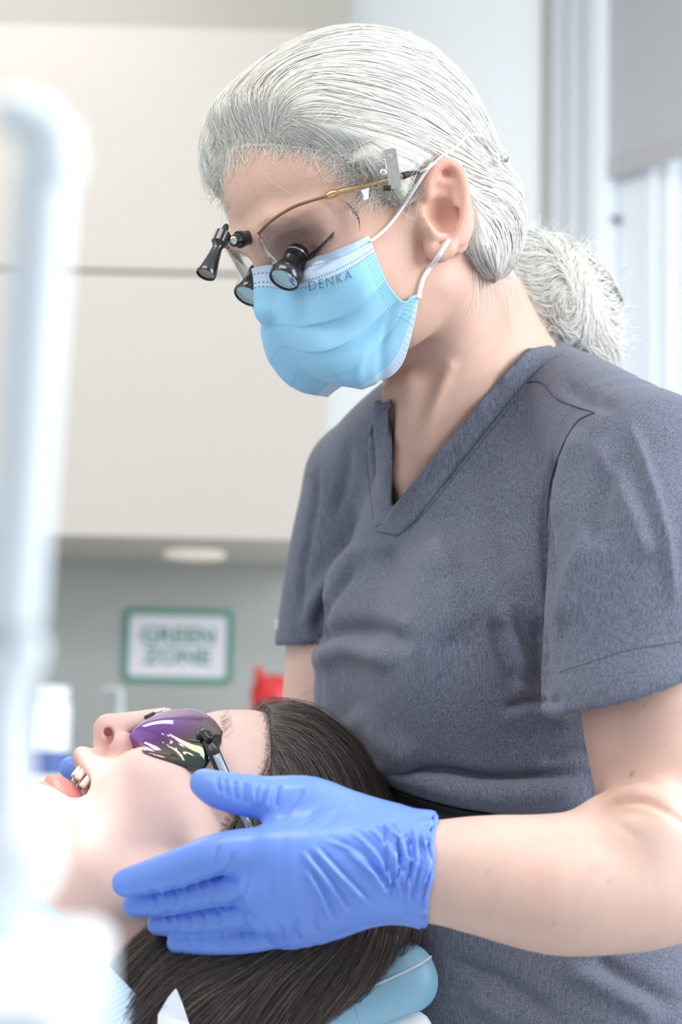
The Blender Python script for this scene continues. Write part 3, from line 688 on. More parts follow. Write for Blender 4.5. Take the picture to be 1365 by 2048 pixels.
# every crease the light picks out
FOLD = [
 ([(1150, 835), (1112, 930), (1094, 1010), (1096, 1110), (1112, 1250), (1122, 1390)], 9, -.0045), ([(1165, 850), (1130, 950), (1118, 1060)], 16, .003),
 ([(735, 1085), (690, 1130), (640, 1190), (612, 1255)], 16, .0045), ([(715, 1130), (660, 1200), (625, 1270)], 9, -.003),
 ([(610, 1295), (680, 1265), (760, 1262), (830, 1300)], 20, -.004), ([(615, 1330), (700, 1300), (800, 1330)], 22, .003),
 ([(765, 1090), (790, 1160), (800, 1250)], 26, -.002), ([(870, 1080), (900, 1180), (905, 1290)], 36, .0022),
 ([(1010, 1200), (1030, 1290), (1055, 1360)], 16, .004), ([(990, 1230), (1010, 1310), (1040, 1380)], 14, -.004), ([(1075, 1230), (1085, 1330), (1090, 1400)], 13, -.003),
 ([(1010, 1415), (1060, 1400), (1130, 1402)], 8, -.003), ([(1000, 1440), (1080, 1425), (1150, 1430)], 14, .003),
 ([(760, 1545), (880, 1545), (1000, 1560), (1190, 1545)], 12, -.005), ([(1080, 1520), (1140, 1505), (1195, 1500)], 10, -.003), ([(860, 1575), (1000, 1590), (1180, 1580)], 22, .004),
 ([(700, 1420), (760, 1480), (850, 1520)], 26, .0025), ([(1180, 870), (1250, 1000), (1300, 1130)], 22, .0025), ([(1255, 830), (1300, 960), (1335, 1090), (1350, 1220)], 10, .0035),
 ([(1200, 1050), (1150, 1150), (1125, 1260)], 20, .003), ([(1235, 900), (1200, 1000), (1190, 1100)], 20, -.0025), ([(1120, 760), (1180, 800), (1240, 812)], 14, -.0022),
 ([(890, 1920), (1000, 1960), (1120, 2040)], 16, -.003), ([(1180, 1905), (1260, 1960), (1365, 2010)], 18, -.004), ([(1120, 1930), (1220, 1985), (1330, 2045)], 18, .0035), ([(930, 1990), (1030, 2045)], 16, .003),
 ([(640, 920), (625, 1040), (606, 1140), (600, 1250)], 7, -.003), ([(700, 870), (690, 960), (665, 1050)], 12, -.002), ([(880, 950), (870, 1060), (900, 1160)], 30, .0022), ([(960, 900), (1000, 1020), (1030, 1150)], 34, -.002),
]
FOLD = [(f[0], f[1], f[2] * (2.1 if f[1] >= 20 else 1.5)) + tuple(f[3:]) for f in FOLD] + [([(680, 1490), (800, 1548), (960, 1592), (1185, 1600)], 24, .006), ([(690, 1545), (800, 1600), (960, 1640), (1185, 1650)], 18, -.006)]
V3 = folds(V3, Q3, FOLD)
me = mesh_np('scrub_top', V3, Q3, True, world=False)
scrub = link('scrub_top', me, M_scrub, dentist)
from mathutils.bvhtree import BVHTree
def bvh(V, Q): return BVHTree.FromPolygons([tuple(x) for x in V], [tuple(int(i) for i in q) for q in Q])
B3 = bvh(V3, Q3)
def cast(B, px, py, off=0.0, dmin=0.3):
    r = Vector(K(px, py, 1.0)).normalized(); h = B.ray_cast(Vector((0, 0, 0)) + r * dmin, r)
    return None if h[0] is None else np.array(h[0] + h[1] * off if h[1].dot(r) < 0 else h[0] - h[1] * off)
def on_cloth(pts, off, n=40, B=None):
    P = catmull(np.array(pts, float), n); out = []
    for x, y in P:
        h = cast(B or B3, x, y, off)
        if h is not None: out.append(h)
    out = np.array(out)
    for _ in range(2): out[1:-1] = (out[:-2] + 2 * out[1:-1] + out[2:]) / 4
    return out
def band(name, edge, inner, mat_, parent, n=40, thick=.0016, m=8, lift=.0012):
    """a sewn strip between two pixel curves laid on the cloth"""
    A = catmull(np.array(edge, float), n); Bc = catmull(np.array(inner, float), n); D = np.full((m + 1, n), np.nan); PX = np.array([A * (1 - j / m) + Bc * j / m for j in range(m + 1)])
    for j in range(m, -1, -1):
        for i in range(n):
            h = cast(B3, *PX[j, i])
            if h is not None and (j == m or np.isnan(D[j + 1, i]) or abs(h[1] - D[j + 1, i]) < .006): D[j, i] = h[1]
            elif j < m: D[j, i] = D[j + 1, i] + .0004
    idx = np.arange(n)
    for j in range(m + 1):
        ok = ~np.isnan(D[j])
        D[j] = np.interp(idx, idx[ok], D[j][ok]) if ok.any() else D[j + 1]
    R0 = D.copy()
    for _ in range(5):
        D[:, 1:-1] = (D[:, :-2] + 2 * D[:, 1:-1] + D[:, 2:]) / 4; D[1:-1] = (D[:-2] + 2 * D[1:-1] + D[2:]) / 4
    D = np.minimum(D, R0 + .0006) - lift
    D[m] += lift + .0004
    arr = np.array([[K(PX[j, i, 0], PX[j, i, 1], D[j, i]) for i in range(n)] for j in range(m + 1)])
    return sheet(name, arr, thick, mat_, parent)
band('collar_band', [(786, 800), (785, 860), (789, 940), (795, 1003), (757, 1052)], [(752, 832), (735, 885), (738, 950), (746, 1010), (750, 1052)], M_scrub, scrub, n=36)
band('collar_band', [(1100, 690), (1062, 700), (1018, 738), (940, 830), (860, 925), (795, 1003), (752, 1062)], [(1135, 706), (1098, 724), (1052, 768), (985, 850), (910, 945), (840, 1035), (800, 1072)], M_scrub, scrub, n=60, lift=.0022)
for pts in ([(1013, 738), (1045, 762), (1085, 765), (1120, 800), (1190, 826)], [(1190, 826), (1150, 850), (1112, 930), (1094, 1010), (1095, 1100)]):
    P = on_cloth(pts, .0004, 50); tube('seam', P, .0007, M_seam, scrub, sides=6)
def stitches(pts, step=7.0, dash=.55, r=.00035):
    """a broken line of thread joined into one part"""
    P = np.array(pts, float); L = np.r_[0, np.cumsum(np.hypot(*np.diff(P, axis=0).T))]; bm = bmesh.new(); s = 0.0
    c = catmull(P, 200); cl = np.r_[0, np.cumsum(np.hypot(*np.diff(c, axis=0).T))]
    while s < cl[-1] - step:
        a = [np.interp(s, cl, c[:, i]) for i in (0, 1)]; b_ = [np.interp(s + step * dash, cl, c[:, i]) for i in (0, 1)]; s += step
        p, q = cast(B3, *a, .0002), cast(B3, *b_, .0002)
        if p is None or q is None or np.linalg.norm(p - q) > .02: continue
        Vv, Qq = tube_np(to_world(np.array([p, q])), r, 4, False)
        vs = [bm.verts.new(v) for v in Vv]
        for f in Qq: bm.faces.new([vs[i] for i in f])
    o = link('stitching', bm_mesh('stitching', bm), M_seam, scrub); o['kind'] = 'stuff'
stitches([(1120, 1345), (1180, 1325), (1260, 1300), (1364, 1283)])
stitches([(1040, 790), (960, 890), (880, 990), (815, 1065)], 6); stitches([(733, 900), (738, 960), (748, 1040)], 6)
stitches([(1110, 700), (1060, 712), (1025, 740)], 6)
P = on_cloth([(560, 1247), (585, 1262), (617, 1272)], .0005, 12); 
tagq = cast(B3, 556, 1250, .001)
if tagq is not None: box('sleeve_tag', to_world(tagq), (.0018, .001, .004), mat('tag_white', (.8, .78, .78), .6), scrub, bevel=.0004)
# black sheet laid on the cloth below the bloused hem
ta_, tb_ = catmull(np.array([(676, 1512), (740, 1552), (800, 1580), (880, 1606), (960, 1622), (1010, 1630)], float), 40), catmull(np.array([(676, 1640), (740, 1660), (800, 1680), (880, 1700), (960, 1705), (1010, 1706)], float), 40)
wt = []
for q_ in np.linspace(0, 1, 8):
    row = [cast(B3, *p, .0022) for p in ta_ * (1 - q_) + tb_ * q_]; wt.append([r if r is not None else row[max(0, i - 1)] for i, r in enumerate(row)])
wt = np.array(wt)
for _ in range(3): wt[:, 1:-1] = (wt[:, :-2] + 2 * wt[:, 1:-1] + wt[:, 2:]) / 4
sheet('waist_sheet', wt, .002, M_black, dentist)

# trousers and shoes below the picture's edge, so that she stands on the floor
gf = lambda l, f, zw: to_k(to_world(TB(l, f, -.45)) * [1, 1, 0] + [0, 0, zw])
ST = SDF(np.minimum(gf(-.25, -.2, 0), gf(.25, .2, .75)) - .12, np.maximum(gf(-.25, -.2, 0), gf(.25, .2, .85)) + .14, .008)
for s in (1, -1): ST.tube([gf(.075 * s, 0, .74), gf(.085 * s, .01, .45), gf(.09 * s, 0, .07)], [.095, .080, .070], k=.03, n=8)
ST.ell(gf(0, 0, .76), (.165, .11, .09), TR, k=.03)
Vz, Qz = ST.mesh(smooth=2); link('trousers', mesh_np('trousers', Vz, Qz, True, world=False), M_scrub, dentist)
for s in (1, -1):
    sh = to_world(gf(.09 * s, .05, .04)); Fw = TF @ KM; Lw = TL @ KM; box('shoe', (sh[0], sh[1], .036), (.046, .125, .035), bpy.data.materials['white_gloss_paint'], dentist, R=np.stack([Lw, Fw, [0, 0, 1]]), bevel=.025, seg=4)
# ================================================================== dentist: hair
M_hw = hair_mat('white_hair', .42, .10, .4, .5, .3)
M_hb = mat('hair_mass', (.80, .775, .71), .6, var=.10, vscale=60, vstretch=(1, 1, 1))
HS = SDF([-.13, 1.12, .10], [.175, 1.50, .36], .0018)
HS.ell(H(-.006, 0, .052), (.098, .085, .091), HR)
HS.ell(H(.036, 0, .076), (.058, .068, .052), HR, k=.02)
HS.ell(H(.040, -.026, .098), (.034, .040, .026), HR, k=.016)
HS.ell(H(.042, -.050, .084), (.028, .022, .032), HR, k=.014)
HS.ell(H(.038, .022, .097), (.036, .042, .026), HR, k=.016)
HS.ell(H(.020, .060, .040), (.040, .026, .036), HR, k=.016)
HS.ell(H(-.020, .064, -.012), (.022, .022, .050), HR, k=.02)       # behind the ear
HS.ell(H(-.048, .035, -.014), (.036, .040, .046), HR, k=.02)
HS.ell(H(.008, .066, .018), (.012, .012, .024), HR, k=.012)        # side lock before the ear
TIE = K(975, 505, 1.36)
HS.tube([H(-.070, .01, .0), TIE], [.036, .022], k=.03)
# keep the hair behind the hairline
X, Y, Z = HS.grid()
a_ = (X - HO[0]) * HF[0] + (Y - HO[1]) * HF[1] + (Z - HO[2]) * HF[2]; l_ = (X - HO[0]) * HL[0] + (Y - HO[1]) * HL[1] + (Z - HO[2]) * HL[2]; t_ = (X - HO[0]) * HT[0] + (Y - HO[1]) * HT[1] + (Z - HO[2]) * HT[2]
tl = np.array([-.10, -.055, -.030, -.012, .0, .020, .040, .058, .070, .085, .14]); al = np.array([-.075, -.030, -.012, .006, .012, .018, .030, .042, .053, .070, .115])
lim = np.interp(t_, tl, al).astype(np.float32) + np.where(l_ < -.02, .018, 0).astype(np.float32)
d = (a_ - lim) * .75; k_ = .010
hh = np.clip(.5 + .5 * (HS.F - d) / k_, 0, 1); HS.F = (d + (HS.F - d) * hh + k_ * hh * (1 - hh)).astype(np.float32)
SK = SDF(HS.lo, HS.lo + HS.h * (HS.n - 1), HS.h)
SK.ell(H(-.008, 0, .050), (.090, .073, .080), HR, mg=.06); SK.ell(H(.036, 0, .055), (.052, .062, .052), HR, mg=.06)
wedge_ = SK.F - np.clip((lim - a_) * .85 + .0015, .0, .05) - .05 * np.clip((.060 - t_) / .03, 0, 1) - np.where(l_ < -.028, .03, 0)
HS.F = np.maximum(HS.F, np.minimum(wedge_, .02).astype(np.float32))
for c, r in ((E(892, 420, .012), (.034, .026, .042)),): HS.ell(c, (r[0] * .72, r[1] * .6, r[2] * .80), HR, k=.008, sub=True)
for _ in range(2):
    for ax_ in range(3):
        F_ = np.moveaxis(HS.F, ax_, 0); F_[1:-1] = (np.clip(F_[:-2], -.03, .03) + 2 * np.clip(F_[1:-1], -.03, .03) + np.clip(F_[2:], -.03, .03)) / 4
Vh, Qh = HS.mesh(smooth=2)
hair = link('hair', mesh_np('hair', Vh, Qh, True, world=False), M_hb, dentist); hair['kind'] = 'stuff'
def trace(S, P0, D, steps, ds, lift, curl=0.0):
    """hair laid on a surface: walk from P0 along the direction field D, kept 'lift' above the surface"""
    P = P0.copy(); out = [P.copy()]; ph = rng.normal(size=(len(P), 3))
    dprev = None
    for i in range(steps):
        g = S.grad(P); f = S.sample(P); P = P - g * np.clip(f - lift, -.004, .004)[:, None]
        d = D(P); d = d - g * np.sum(d * g, 1, keepdims=True); d /= np.linalg.norm(d, axis=1, keepdims=True) + 1e-9
        if dprev is not None: d = unit_rows(d * .6 + dprev * .4)
        dprev = d
        if curl: d = unit_rows(d + curl * np.cross(g, d) * np.sin(ph[:, :1] * 3 + i * .45 + ph[:, 1:2]))
        P = P + d * ds[:, None]; out.append(P.copy())
    return np.stack(out, 1)
def unit_rows(d): return d / (np.linalg.norm(d, axis=1, keepdims=True) + 1e-9)
def smooth_s(S, n=2):
    for _ in range(n): S[:, 1:-1] = (S[:, :-2] + 2 * S[:, 1:-1] + S[:, 2:]) / 4
    return S
def hair_cols(n, base, spread, tint=None, tfrac=.0):
    c = np.array(base)[None] * (1 + rng.normal(size=(n, 1)) * spread)
    if tint is not None:
        m = rng.random(n) < tfrac; c[m] = np.array(tint) * (1 + rng.normal(size=(m.sum(), 1)) * spread)
    return np.clip(c, .02, .95)
def off_ear(P):
    """strands that do not cross the ear"""
    x, y = proj(P); return ~((((x - 894) / 39) ** 2 + ((y - 420) / 93) ** 2 < 1) & (P[..., 1] < 1.275)).any(1)
nh = vnormals(Vh, Qh)
vis = (nh * -Vh).sum(1) > -.35 * np.linalg.norm(Vh, axis=1)
cand = Vh[vis]
def Dw(P):
    h = hcoord(P)
    d = unit_rows(TIE - P)
    up = np.clip((h[:, 0] - .035) / .04, 0, 1)[:, None] * np.clip((h[:, 2] - .05) / .03, 0, 1)[:, None]
    d = d + 1.1 * up * (HT * .9 - HF * .2 + 0 * HL)                 # lifted off the forehead before it falls back
    lowb = (np.clip((.0 - h[:, 2]) / .03, 0, 1) * np.clip((-.005 - h[:, 0]) / .02, 0, 1))[:, None]
    d = d * (1 - .75 * lowb) + lowb * .75 * unit(np.array([.30, .05, -1]))
    return d
idx = rng.integers(0, len(cand), 11500); P0 = cand[idx] + rng.normal(size=(len(idx), 3)) * .001
n = len(P0); lift = np.abs(rng.normal(size=n)) * .0007 + .0003
ds = rng.uniform(.0035, .0085, n)
S_ = smooth_s(trace(HS, P0, Dw, 13, ds, lift, .06))
strands('hair_strands', S_, .00026, .00012, M_hw, hair, hair_cols(n, (.87, .85, .79), .06, (.70, .64, .54), .16), nf=HS, keep=off_ear)
# fine hairs along the hairline, rooted on the skin
hv = hcoord(Vh); lim_v = np.interp(hv[:, 2], tl, al) + np.where(hv[:, 1] < -.02, .018, 0)
edge = Vh[(np.abs(hv[:, 0] - lim_v) < .005) & (hv[:, 2] > -.01) & ((nh * -Vh).sum(1) > -.5)]
idx = rng.integers(0, len(edge), 2600); P0 = edge[idx] + HF * rng.uniform(-.002, .010, (len(idx), 1)) - HT * rng.uniform(0, .004, (len(idx), 1)) + rng.normal(size=(len(idx), 3)) * .0015
P0 = HEAD.push(P0, .0004, 4); n = len(P0)
def Dedge(P):
    return Dw(P) + 0.5 * HT
UN = SDF(HS.lo, HS.lo + HS.h * (HS.n - 1), HS.h); UN.F = HS.F.copy()
q = np.stack(np.meshgrid(*HS.ax, indexing='ij'), -1).reshape(-1, 3); UN.F = np.minimum(UN.F, HEAD.sample(q).reshape(HS.F.shape).astype(np.float32)); del q
sw_ = rng.normal(size=(n, 1)) * .55
S_ = smooth_s(trace(UN, P0, lambda P: Dedge(P) + HL * sw_, 12, rng.uniform(.002, .006, n), np.abs(rng.normal(size=n)) * .0012 + .0003, .12))
strands('hairline_strands', S_, .00011, .00005, M_hw, hair, hair_cols(n, (.86, .82, .74), .07, (.62, .53, .42), .2), nf=UN, keep=off_ear)
# loose fringe curls over the forehead and flyaway hairs
fl = []
for i in range(420):
    x = rng.uniform(455, 760); y = np.interp(x, [455, 500, 560, 650, 760], [350, 300, 292, 318, 345]) + rng.uniform(-10, 6)
    b0 = HP(x, y, np.interp(x, [455, 560, 660, 760], [-.03, .012, .045, .062])); b0 = UN.push(b0[None], .001)[0]
    L_ = rng.uniform(.012, .032); sw = rng.normal() * .5; pts = [b0]
    d = unit(-HT * .8 + HF * .25 + HL * (sw) + rng.normal(size=3) * .25); ax_ = unit(HF + rng.normal(size=3) * .3); c_ = rng.normal() * .30
    for j in range(10):
        d = unit(d + np.cross(ax_, d) * c_); pts.append(pts[-1] + d * L_ / 10)
    fl.append(pts)
fl = np.array(fl); sh = fl.shape; fl = UN.push(fl.reshape(-1, 3), .0012, 4).reshape(sh)
strands('fringe', smooth_s(fl), .00014, .00006, M_hw, hair, hair_cols(len(fl), (.80, .77, .70), .06), nf=UN, keep=off_ear)
out = cand[rng.integers(0, len(cand), 420)]; P0 = out; n = len(P0); g = HS.grad(P0); d = unit_rows(Dw(P0)); pts = [P0]; v = unit_rows(d + g * rng.uniform(.1, .55, (n, 1)) + rng.normal(size=(n, 3)) * .25)
for j in range(11): v = unit_rows(v + .10 * d - .04 * g + rng.normal(size=(n, 3)) * .05); pts.append(pts[-1] + v * rng.uniform(.003, .006, (n, 1)))
strands('flyaway_strands', smooth_s(np.stack(pts, 1)), .00011, .00005, M_hw, hair, hair_cols(n, (.84, .82, .78), .04), nf=HS, keep=off_ear)
# tied tail: a curly mass behind the neck
PT = SDF([.05, 1.26, .04], [.26, 1.50, .26], .0024)
for (x, y, d_, r) in ((968, 520, 1.37, .030), (998, 588, 1.38, .038), (1040, 580, 1.385, .043), (1085, 595, 1.39, .042), (1125, 625, 1.39, .038), (1065, 645, 1.385, .040), (1150, 680, 1.39, .030), (1172, 715, 1.392, .020), (1100, 670, 1.385, .032)):
    PT.ball(K(x, y, d_), r, k=.018)
Vp, Qp = PT.mesh(smooth=2); npn = vnormals(Vp, Qp)
bump = sum(np.sin(Vp @ rng.normal(size=3) * f + rng.uniform(0, 6)) for f in (90, 140, 180, 230, 300)) * .0011
Vp = Vp + npn * bump[:, None] - npn * .004
tail = link('ponytail', mesh_np('ponytail', Vp, Qp, True, world=False), M_hb, dentist); tail['kind'] = 'stuff'
candp = Vp[(npn * -Vp).sum(1) > -.6 * np.linalg.norm(Vp, axis=1)]
n = 5200; P0 = candp[rng.integers(0, len(candp), n)] + rng.normal(size=(n, 3)) * .002
clump = (P0 @ np.array([[60., 25, 10], [15, 70, 20], [30, -20, 65]])); 
def Dt(P):
    c = P @ np.array([[60., 25, 10], [15, 70, 20], [30, -20, 65]])
    base_ = unit(K(1205, 735, 1.39) - TIE); return base_ * .6 + .85 * np.stack([np.sin(c[:, 1] * 1.3), .4 * np.cos(c[:, 2]), np.sin(c[:, 0] * 1.7 + 1)], 1)
S_ = smooth_s(trace(PT, P0, Dt, 13, rng.uniform(.002, .0062, n), np.abs(rng.normal(size=n)) * .0022, .25), 1)
strands('curls', S_, .00020, .00009, M_hw, tail, hair_cols(n, (.90, .88, .81), .06, (.72, .66, .54), .14), nf=PT)
n = 900; P0 = candp[rng.integers(0, len(candp), n)]; g = PT.grad(P0); v = unit_rows(g + rng.normal(size=(n, 3)) * .6 + np.array([.2, 0, -.1])); pts = [P0]; ax_ = unit_rows(rng.normal(size=(n, 3)))
for j in range(11): v = unit_rows(v + np.cross(ax_, v) * rng.uniform(.0, .3, (n, 1))); pts.append(pts[-1] + v * rng.uniform(.001, .0036, (n, 1)))
strands('flyaway_curls', smooth_s(np.stack(pts, 1)), .00012, .00005, M_hw, tail, hair_cols(n, (.9, .89, .85), .04), nf=PT)
# loose straight hairs hanging behind the ear
fl = []
for i in range(420):
    x0 = rng.uniform(905, 1000); y0 = rng.uniform(330, 470); x1 = np.interp(x0, [905, 1000], [868, 1000]) + rng.normal() * 16; y1 = rng.uniform(520, 625)
    d0 = np.interp(x0, [905, 1000], [1.252, 1.325]); P = catmull([K(x0, y0, d0), K((x0 * .55 + x1 * .45) + 12, (y0 + y1) / 2, d0 - .004), K(x1, y1, d0 + .012 + rng.normal() * .004)], 12); fl.append(P)
fl = np.array(fl); fl = UN.push(fl.reshape(-1, 3), .001, 3).reshape(fl.shape) + rng.normal(size=(len(fl), 1, 3)) * .001
strands('nape_strands', smooth_s(fl), .00018, .00008, M_hw, hair, hair_cols(len(fl), (.92, .90, .84), .05, (.7, .64, .52), .1), nf=UN, keep=off_ear)
# brows and lashes
BH = bvh(HEADV, HEADQ)
def mirH(p): h_ = hcoord(p) * [1, -1, 1]; return h_ @ HR + HO
LIDS = np.array([cast(BH, x, y, .0003) for x, y in catmull(np.array([(594, 520), (612, 514), (634, 499), (655, 479), (669, 464)], float), 24)])
M_brow = mat('brow_hair', (.55, .42, .30), .6); M_lash = mat('lash', (.018, .022, .022), .5)
fl = []
for i in range(130):
    s = -1 if i < 45 else 1; u = rng.random(); P = catmull([H(.0905, .012 * s, .030), H(.0885, .028 * s, .0375), H(.072, .050 * s, .034)], 20); p = P[int(u * 19)] + HT * rng.normal() * .0022
    p = HEAD.push(p[None], .0003)[0]; d = unit(HL * s * .8 - HF * .35 * u + HT * (.5 - .7 * u) + rng.normal(size=3) * .2); fl.append([p + d * (.009 * q / 5) + HF * .0006 * q / 5 for q in range(6)])
strands('eyebrow', HEAD.push(np.array(fl).reshape(-1, 3), .0005).reshape(len(fl), 6, 3), .00013, .00005, M_brow, dentist)
fl = []
for i in range(170):
    s = 1 if i < 120 else -1; u = rng.random(); P = LIDS if s > 0 else np.array([mirH(q_) for q_ in LIDS]); p = P[int(u * 23)]
    p = HEAD.push(p[None], .0002)[0]; d = unit(HF * .75 - HT * .75 + HL * s * (u - .4) * 1.1 + rng.normal(size=3) * .08); pts = [p]
    for j in range(6): d = unit(d + HT * .10); pts.append(pts[-1] + d * .0012)
    fl.append(pts)
strands('eyelashes', np.array(fl), .00012, .00005, M_lash, dentist)
for s in (1, -1):
    P = LIDS if s > 0 else np.array([mirH(q_) for q_ in LIDS])
    tube('eyeliner', P, np.r_[np.linspace(.0002, .0006, 12), np.linspace(.0006, .0003, 12)], mat('eyeliner', (.07, .095, .085), .7) if s > 0 else bpy.data.materials['eyeliner'], dentist, sides=6)

# ================================================================== surgical mask
def mask_mat():
    m = bpy.data.materials.new('mask_fabric'); m.use_nodes = True; nt = m.node_tree; N = nt.nodes; L = nt.links; b = N['Principled BSDF']; b.inputs['Roughness'].default_value = .8; b.inputs['Sheen Weight'].default_value = .1; b.inputs['Specular IOR Level'].default_value = .25
    b.inputs['Subsurface Weight'].default_value = .0
    at = N.new('ShaderNodeAttribute'); at.attribute_name = 'uvp'; sp = N.new('ShaderNodeSeparateXYZ'); L.new(at.outputs['Vector'], sp.inputs[0])
    def mth(op, a, b_=None, c=None):
        n_ = N.new('ShaderNodeMath'); n_.operation = op
        for i, x in enumerate((a, b_, c)):
            if x is None: continue
            if isinstance(x, (int, float)): n_.inputs[i].default_value = x
            else: L.new(x, n_.inputs[i])
        return n_.outputs[0]
    u, v = sp.outputs[0], sp.outputs[1]
    def rng_(x, a, b_): return mth('MULTIPLY', mth('GREATER_THAN', x, a), mth('LESS_THAN', x, b_))
    au = mth('ABSOLUTE', u)
    top = mth('LESS_THAN', v, .135); bot = mth('GREATER_THAN', v, .915)
    white = mth('MAXIMUM', top, bot)
    def row(coord, pos, half, run, freq, duty=.5):      # a row of embossed dots
        return mth('MULTIPLY', mth('LESS_THAN', mth('ABSOLUTE', mth('SUBTRACT', coord, pos)), half), mth('LESS_THAN', mth('FRACT', mth('MULTIPLY', run, freq)), duty))
    dots = row(v, .058, .0055, au, 52)
    for p in (.112, .135): dots = mth('MAXIMUM', dots, row(v, p, .005, au, 52))
    for p in (.935, .957, .979): dots = mth('MAXIMUM', dots, mth('MULTIPLY', row(v, p, .0045, au, 46), .6))
    side = rng_(au, .868, .985)
    grid = mth('MULTIPLY', mth('LESS_THAN', mth('FRACT', mth('MULTIPLY', au, 48)), .42), mth('LESS_THAN', mth('FRACT', mth('MULTIPLY', v, 40)), .5))
    dots = mth('MAXIMUM', dots, mth('MULTIPLY', mth('MULTIPLY', side, grid), .75))
    mx = N.new('ShaderNodeMixRGB'); mx.inputs[1].default_value = (.33, .66, .88, 1); mx.inputs[2].default_value = (.66, .78, .93, 1); L.new(white, mx.inputs[0])
    tc = N.new('ShaderNodeTexCoord'); nz = N.new('ShaderNodeTexNoise'); nz.inputs['Scale'].default_value = 60; L.new(tc.outputs['Object'], nz.inputs[0])
    mr = N.new('ShaderNodeMapRange'); mr.inputs[1].default_value = .3; mr.inputs[2].default_value = .7; mr.inputs[3].default_value = .0; mr.inputs[4].default_value = .28; L.new(nz.outputs[0], mr.inputs[0])
    m2 = N.new('ShaderNodeMixRGB'); m2.inputs[2].default_value = (.46, .72, .90, 1); L.new(mr.outputs[0], m2.inputs[0]); L.new(mx.outputs[0], m2.inputs[1])
    m3 = N.new('ShaderNodeMixRGB'); m3.inputs[2].default_value = (.13, .27, .40, 1); L.new(mth('MULTIPLY', dots, .75), m3.inputs[0]); L.new(m2.outputs[0], m3.inputs[1]); L.new(m3.outputs[0], b.inputs['Base Color'])
    # woven relief
    wv = mth('MULTIPLY', mth('SINE', mth('MULTIPLY', u, 700)), mth('SINE', mth('MULTIPLY', v, 500)))
    h = mth('SUBTRACT', mth('MULTIPLY', wv, .12), dots); bp = N.new('ShaderNodeBump'); bp.inputs['Strength'].default_value = .3; bp.inputs['Distance'].default_value = .0005; L.new(h, bp.inputs['Height']); L.new(bp.outputs[0], b.inputs['Normal'])
    return m
M_mask = mask_mat()
MASKPX = np.array([
 [(529, 530), (583, 532), (640, 513), (690, 493), (738, 471)],
 [(531, 600), (588, 604), (655, 588), (715, 555), (757, 522)],
 [(544, 658), (600, 664), (672, 650), (735, 606), (778, 570)],
 [(572, 706), (622, 720), (690, 708), (752, 655), (806, 602)],
 [(622, 752), (662, 764), (716, 748), (775, 690), (826, 592)],
 [(688, 772), (716, 775), (757, 767), (808, 722), (840, 590)]], float)
MASKL = np.array([[0, .021, .037, .049, .059], [0, .026, .043, .054, .061], [0, .029, .046, .057, .063], [0, .027, .045, .057, .064], [0, .023, .041, .055, .063], [0, .020, .037, .052, .062]])
BH = bvh(V[:0] if False else HEADV, HEADQ)
def face_pt(x, y, l, off=.0035):
    p = HP(x, y, l); h = cast(BH, x, y)
    return K(x, y, min(p[1], h[1] - off)) if h is not None else p
net = np.array([[face_pt(*MASKPX[j, i], MASKL[j, i]) if i else HP(*MASKPX[j, i], 0) for i in range(5)] for j in range(6)])
hn = (net - HO) @ HR.T
# mirror to the far cheek about the middle of the face
far = hn[:, :0:-1].copy(); far[..., 1] *= -1
full = np.concatenate([far, hn], 1)                       # 6 x 9
NU, NVv = 121, 101
def spline2(G, nu, nv_):
    A = np.stack([catmull(G[j], nu) for j in range(G.shape[0])]); return np.stack([catmull(A[:, i], nv_) for i in range(nu)], 1)
MS = spline2(full, NU, NVv) @ HR + HO
uu = np.linspace(-1, 1, NU)[None].repeat(NVv, 0); vv = np.linspace(0, 1, NVv)[:, None].repeat(NU, 1)
nm_ = np.cross(np.gradient(MS, axis=1), np.gradient(MS, axis=0)); nm_ /= np.linalg.norm(nm_, axis=2, keepdims=True)
if (nm_[NVv // 2, NU // 2] * HF).sum() < 0: nm_ = -nm_
for rnd in range(3):
    MS = HEAD.push(MS.reshape(-1, 3), .0020, 5).reshape(MS.shape)
    if rnd < 2:
        for _ in range(10 if rnd == 0 else 4):
            MS[1:-1, 1:-1] = (MS[:-2, 1:-1] + MS[2:, 1:-1] + MS[1:-1, :-2] + MS[1:-1, 2:]) / 4; MS[0, 1:-1] = (MS[0, :-2] + 2 * MS[0, 1:-1] + MS[0, 2:]) / 4
nm_ = np.cross(np.gradient(MS, axis=1), np.gradient(MS, axis=0)); nm_ /= np.linalg.norm(nm_, axis=2, keepdims=True)
if (nm_[NVv // 2, NU // 2] * HF).sum() < 0: nm_ = -nm_
def pleat(v, u, v0, amp, wd):
    c = v0 + .05 * np.abs(u) ** 2 * (0.5 - v0); x = (v - c) / wd
    return amp * np.where(x < 0, np.exp(-(x * .35) ** 2), -.35 * np.exp(-(x * .9) ** 2)) * np.clip((1 - np.abs(u)) * 4, .15, 1)
disp = pleat(vv, uu, .36, .0024, .045) + pleat(vv, uu, .55, .0026, .05) + pleat(vv, uu, .74, .0020, .05)
disp *= .12 + .88 * np.clip((np.abs(uu) - .22 - .25 * (uu < 0)) * 3, 0, 1)
disp += .0012 * np.exp(-((uu - .55 + (vv - .75) * .9) / .06) ** 2) * np.clip((vv - .6) * 6, 0, 1) - .0014 * np.exp(-((uu - .70 + (vv - .8) * .8) / .05) ** 2) * np.clip((vv - .55) * 6, 0, 1)
disp += .0009 * np.exp(-((uu - .30 + (vv - .9) * .5) / .07) ** 2) * np.clip((vv - .65) * 6, 0, 1) + .0007 * np.sin(uu * 9 + vv * 7) * np.sin(vv * 3.14)
MS = MS + nm_ * disp[..., None]
mask = empty('surgical_mask', to_world(HO + HF * .1 - HT * .08), 'pale blue pleated surgical mask worn over the nose and chin of the dentist', 'mask')
sheet('body', MS, .0008, M_mask, mask, np.stack([uu.ravel(), vv.ravel()], 1))
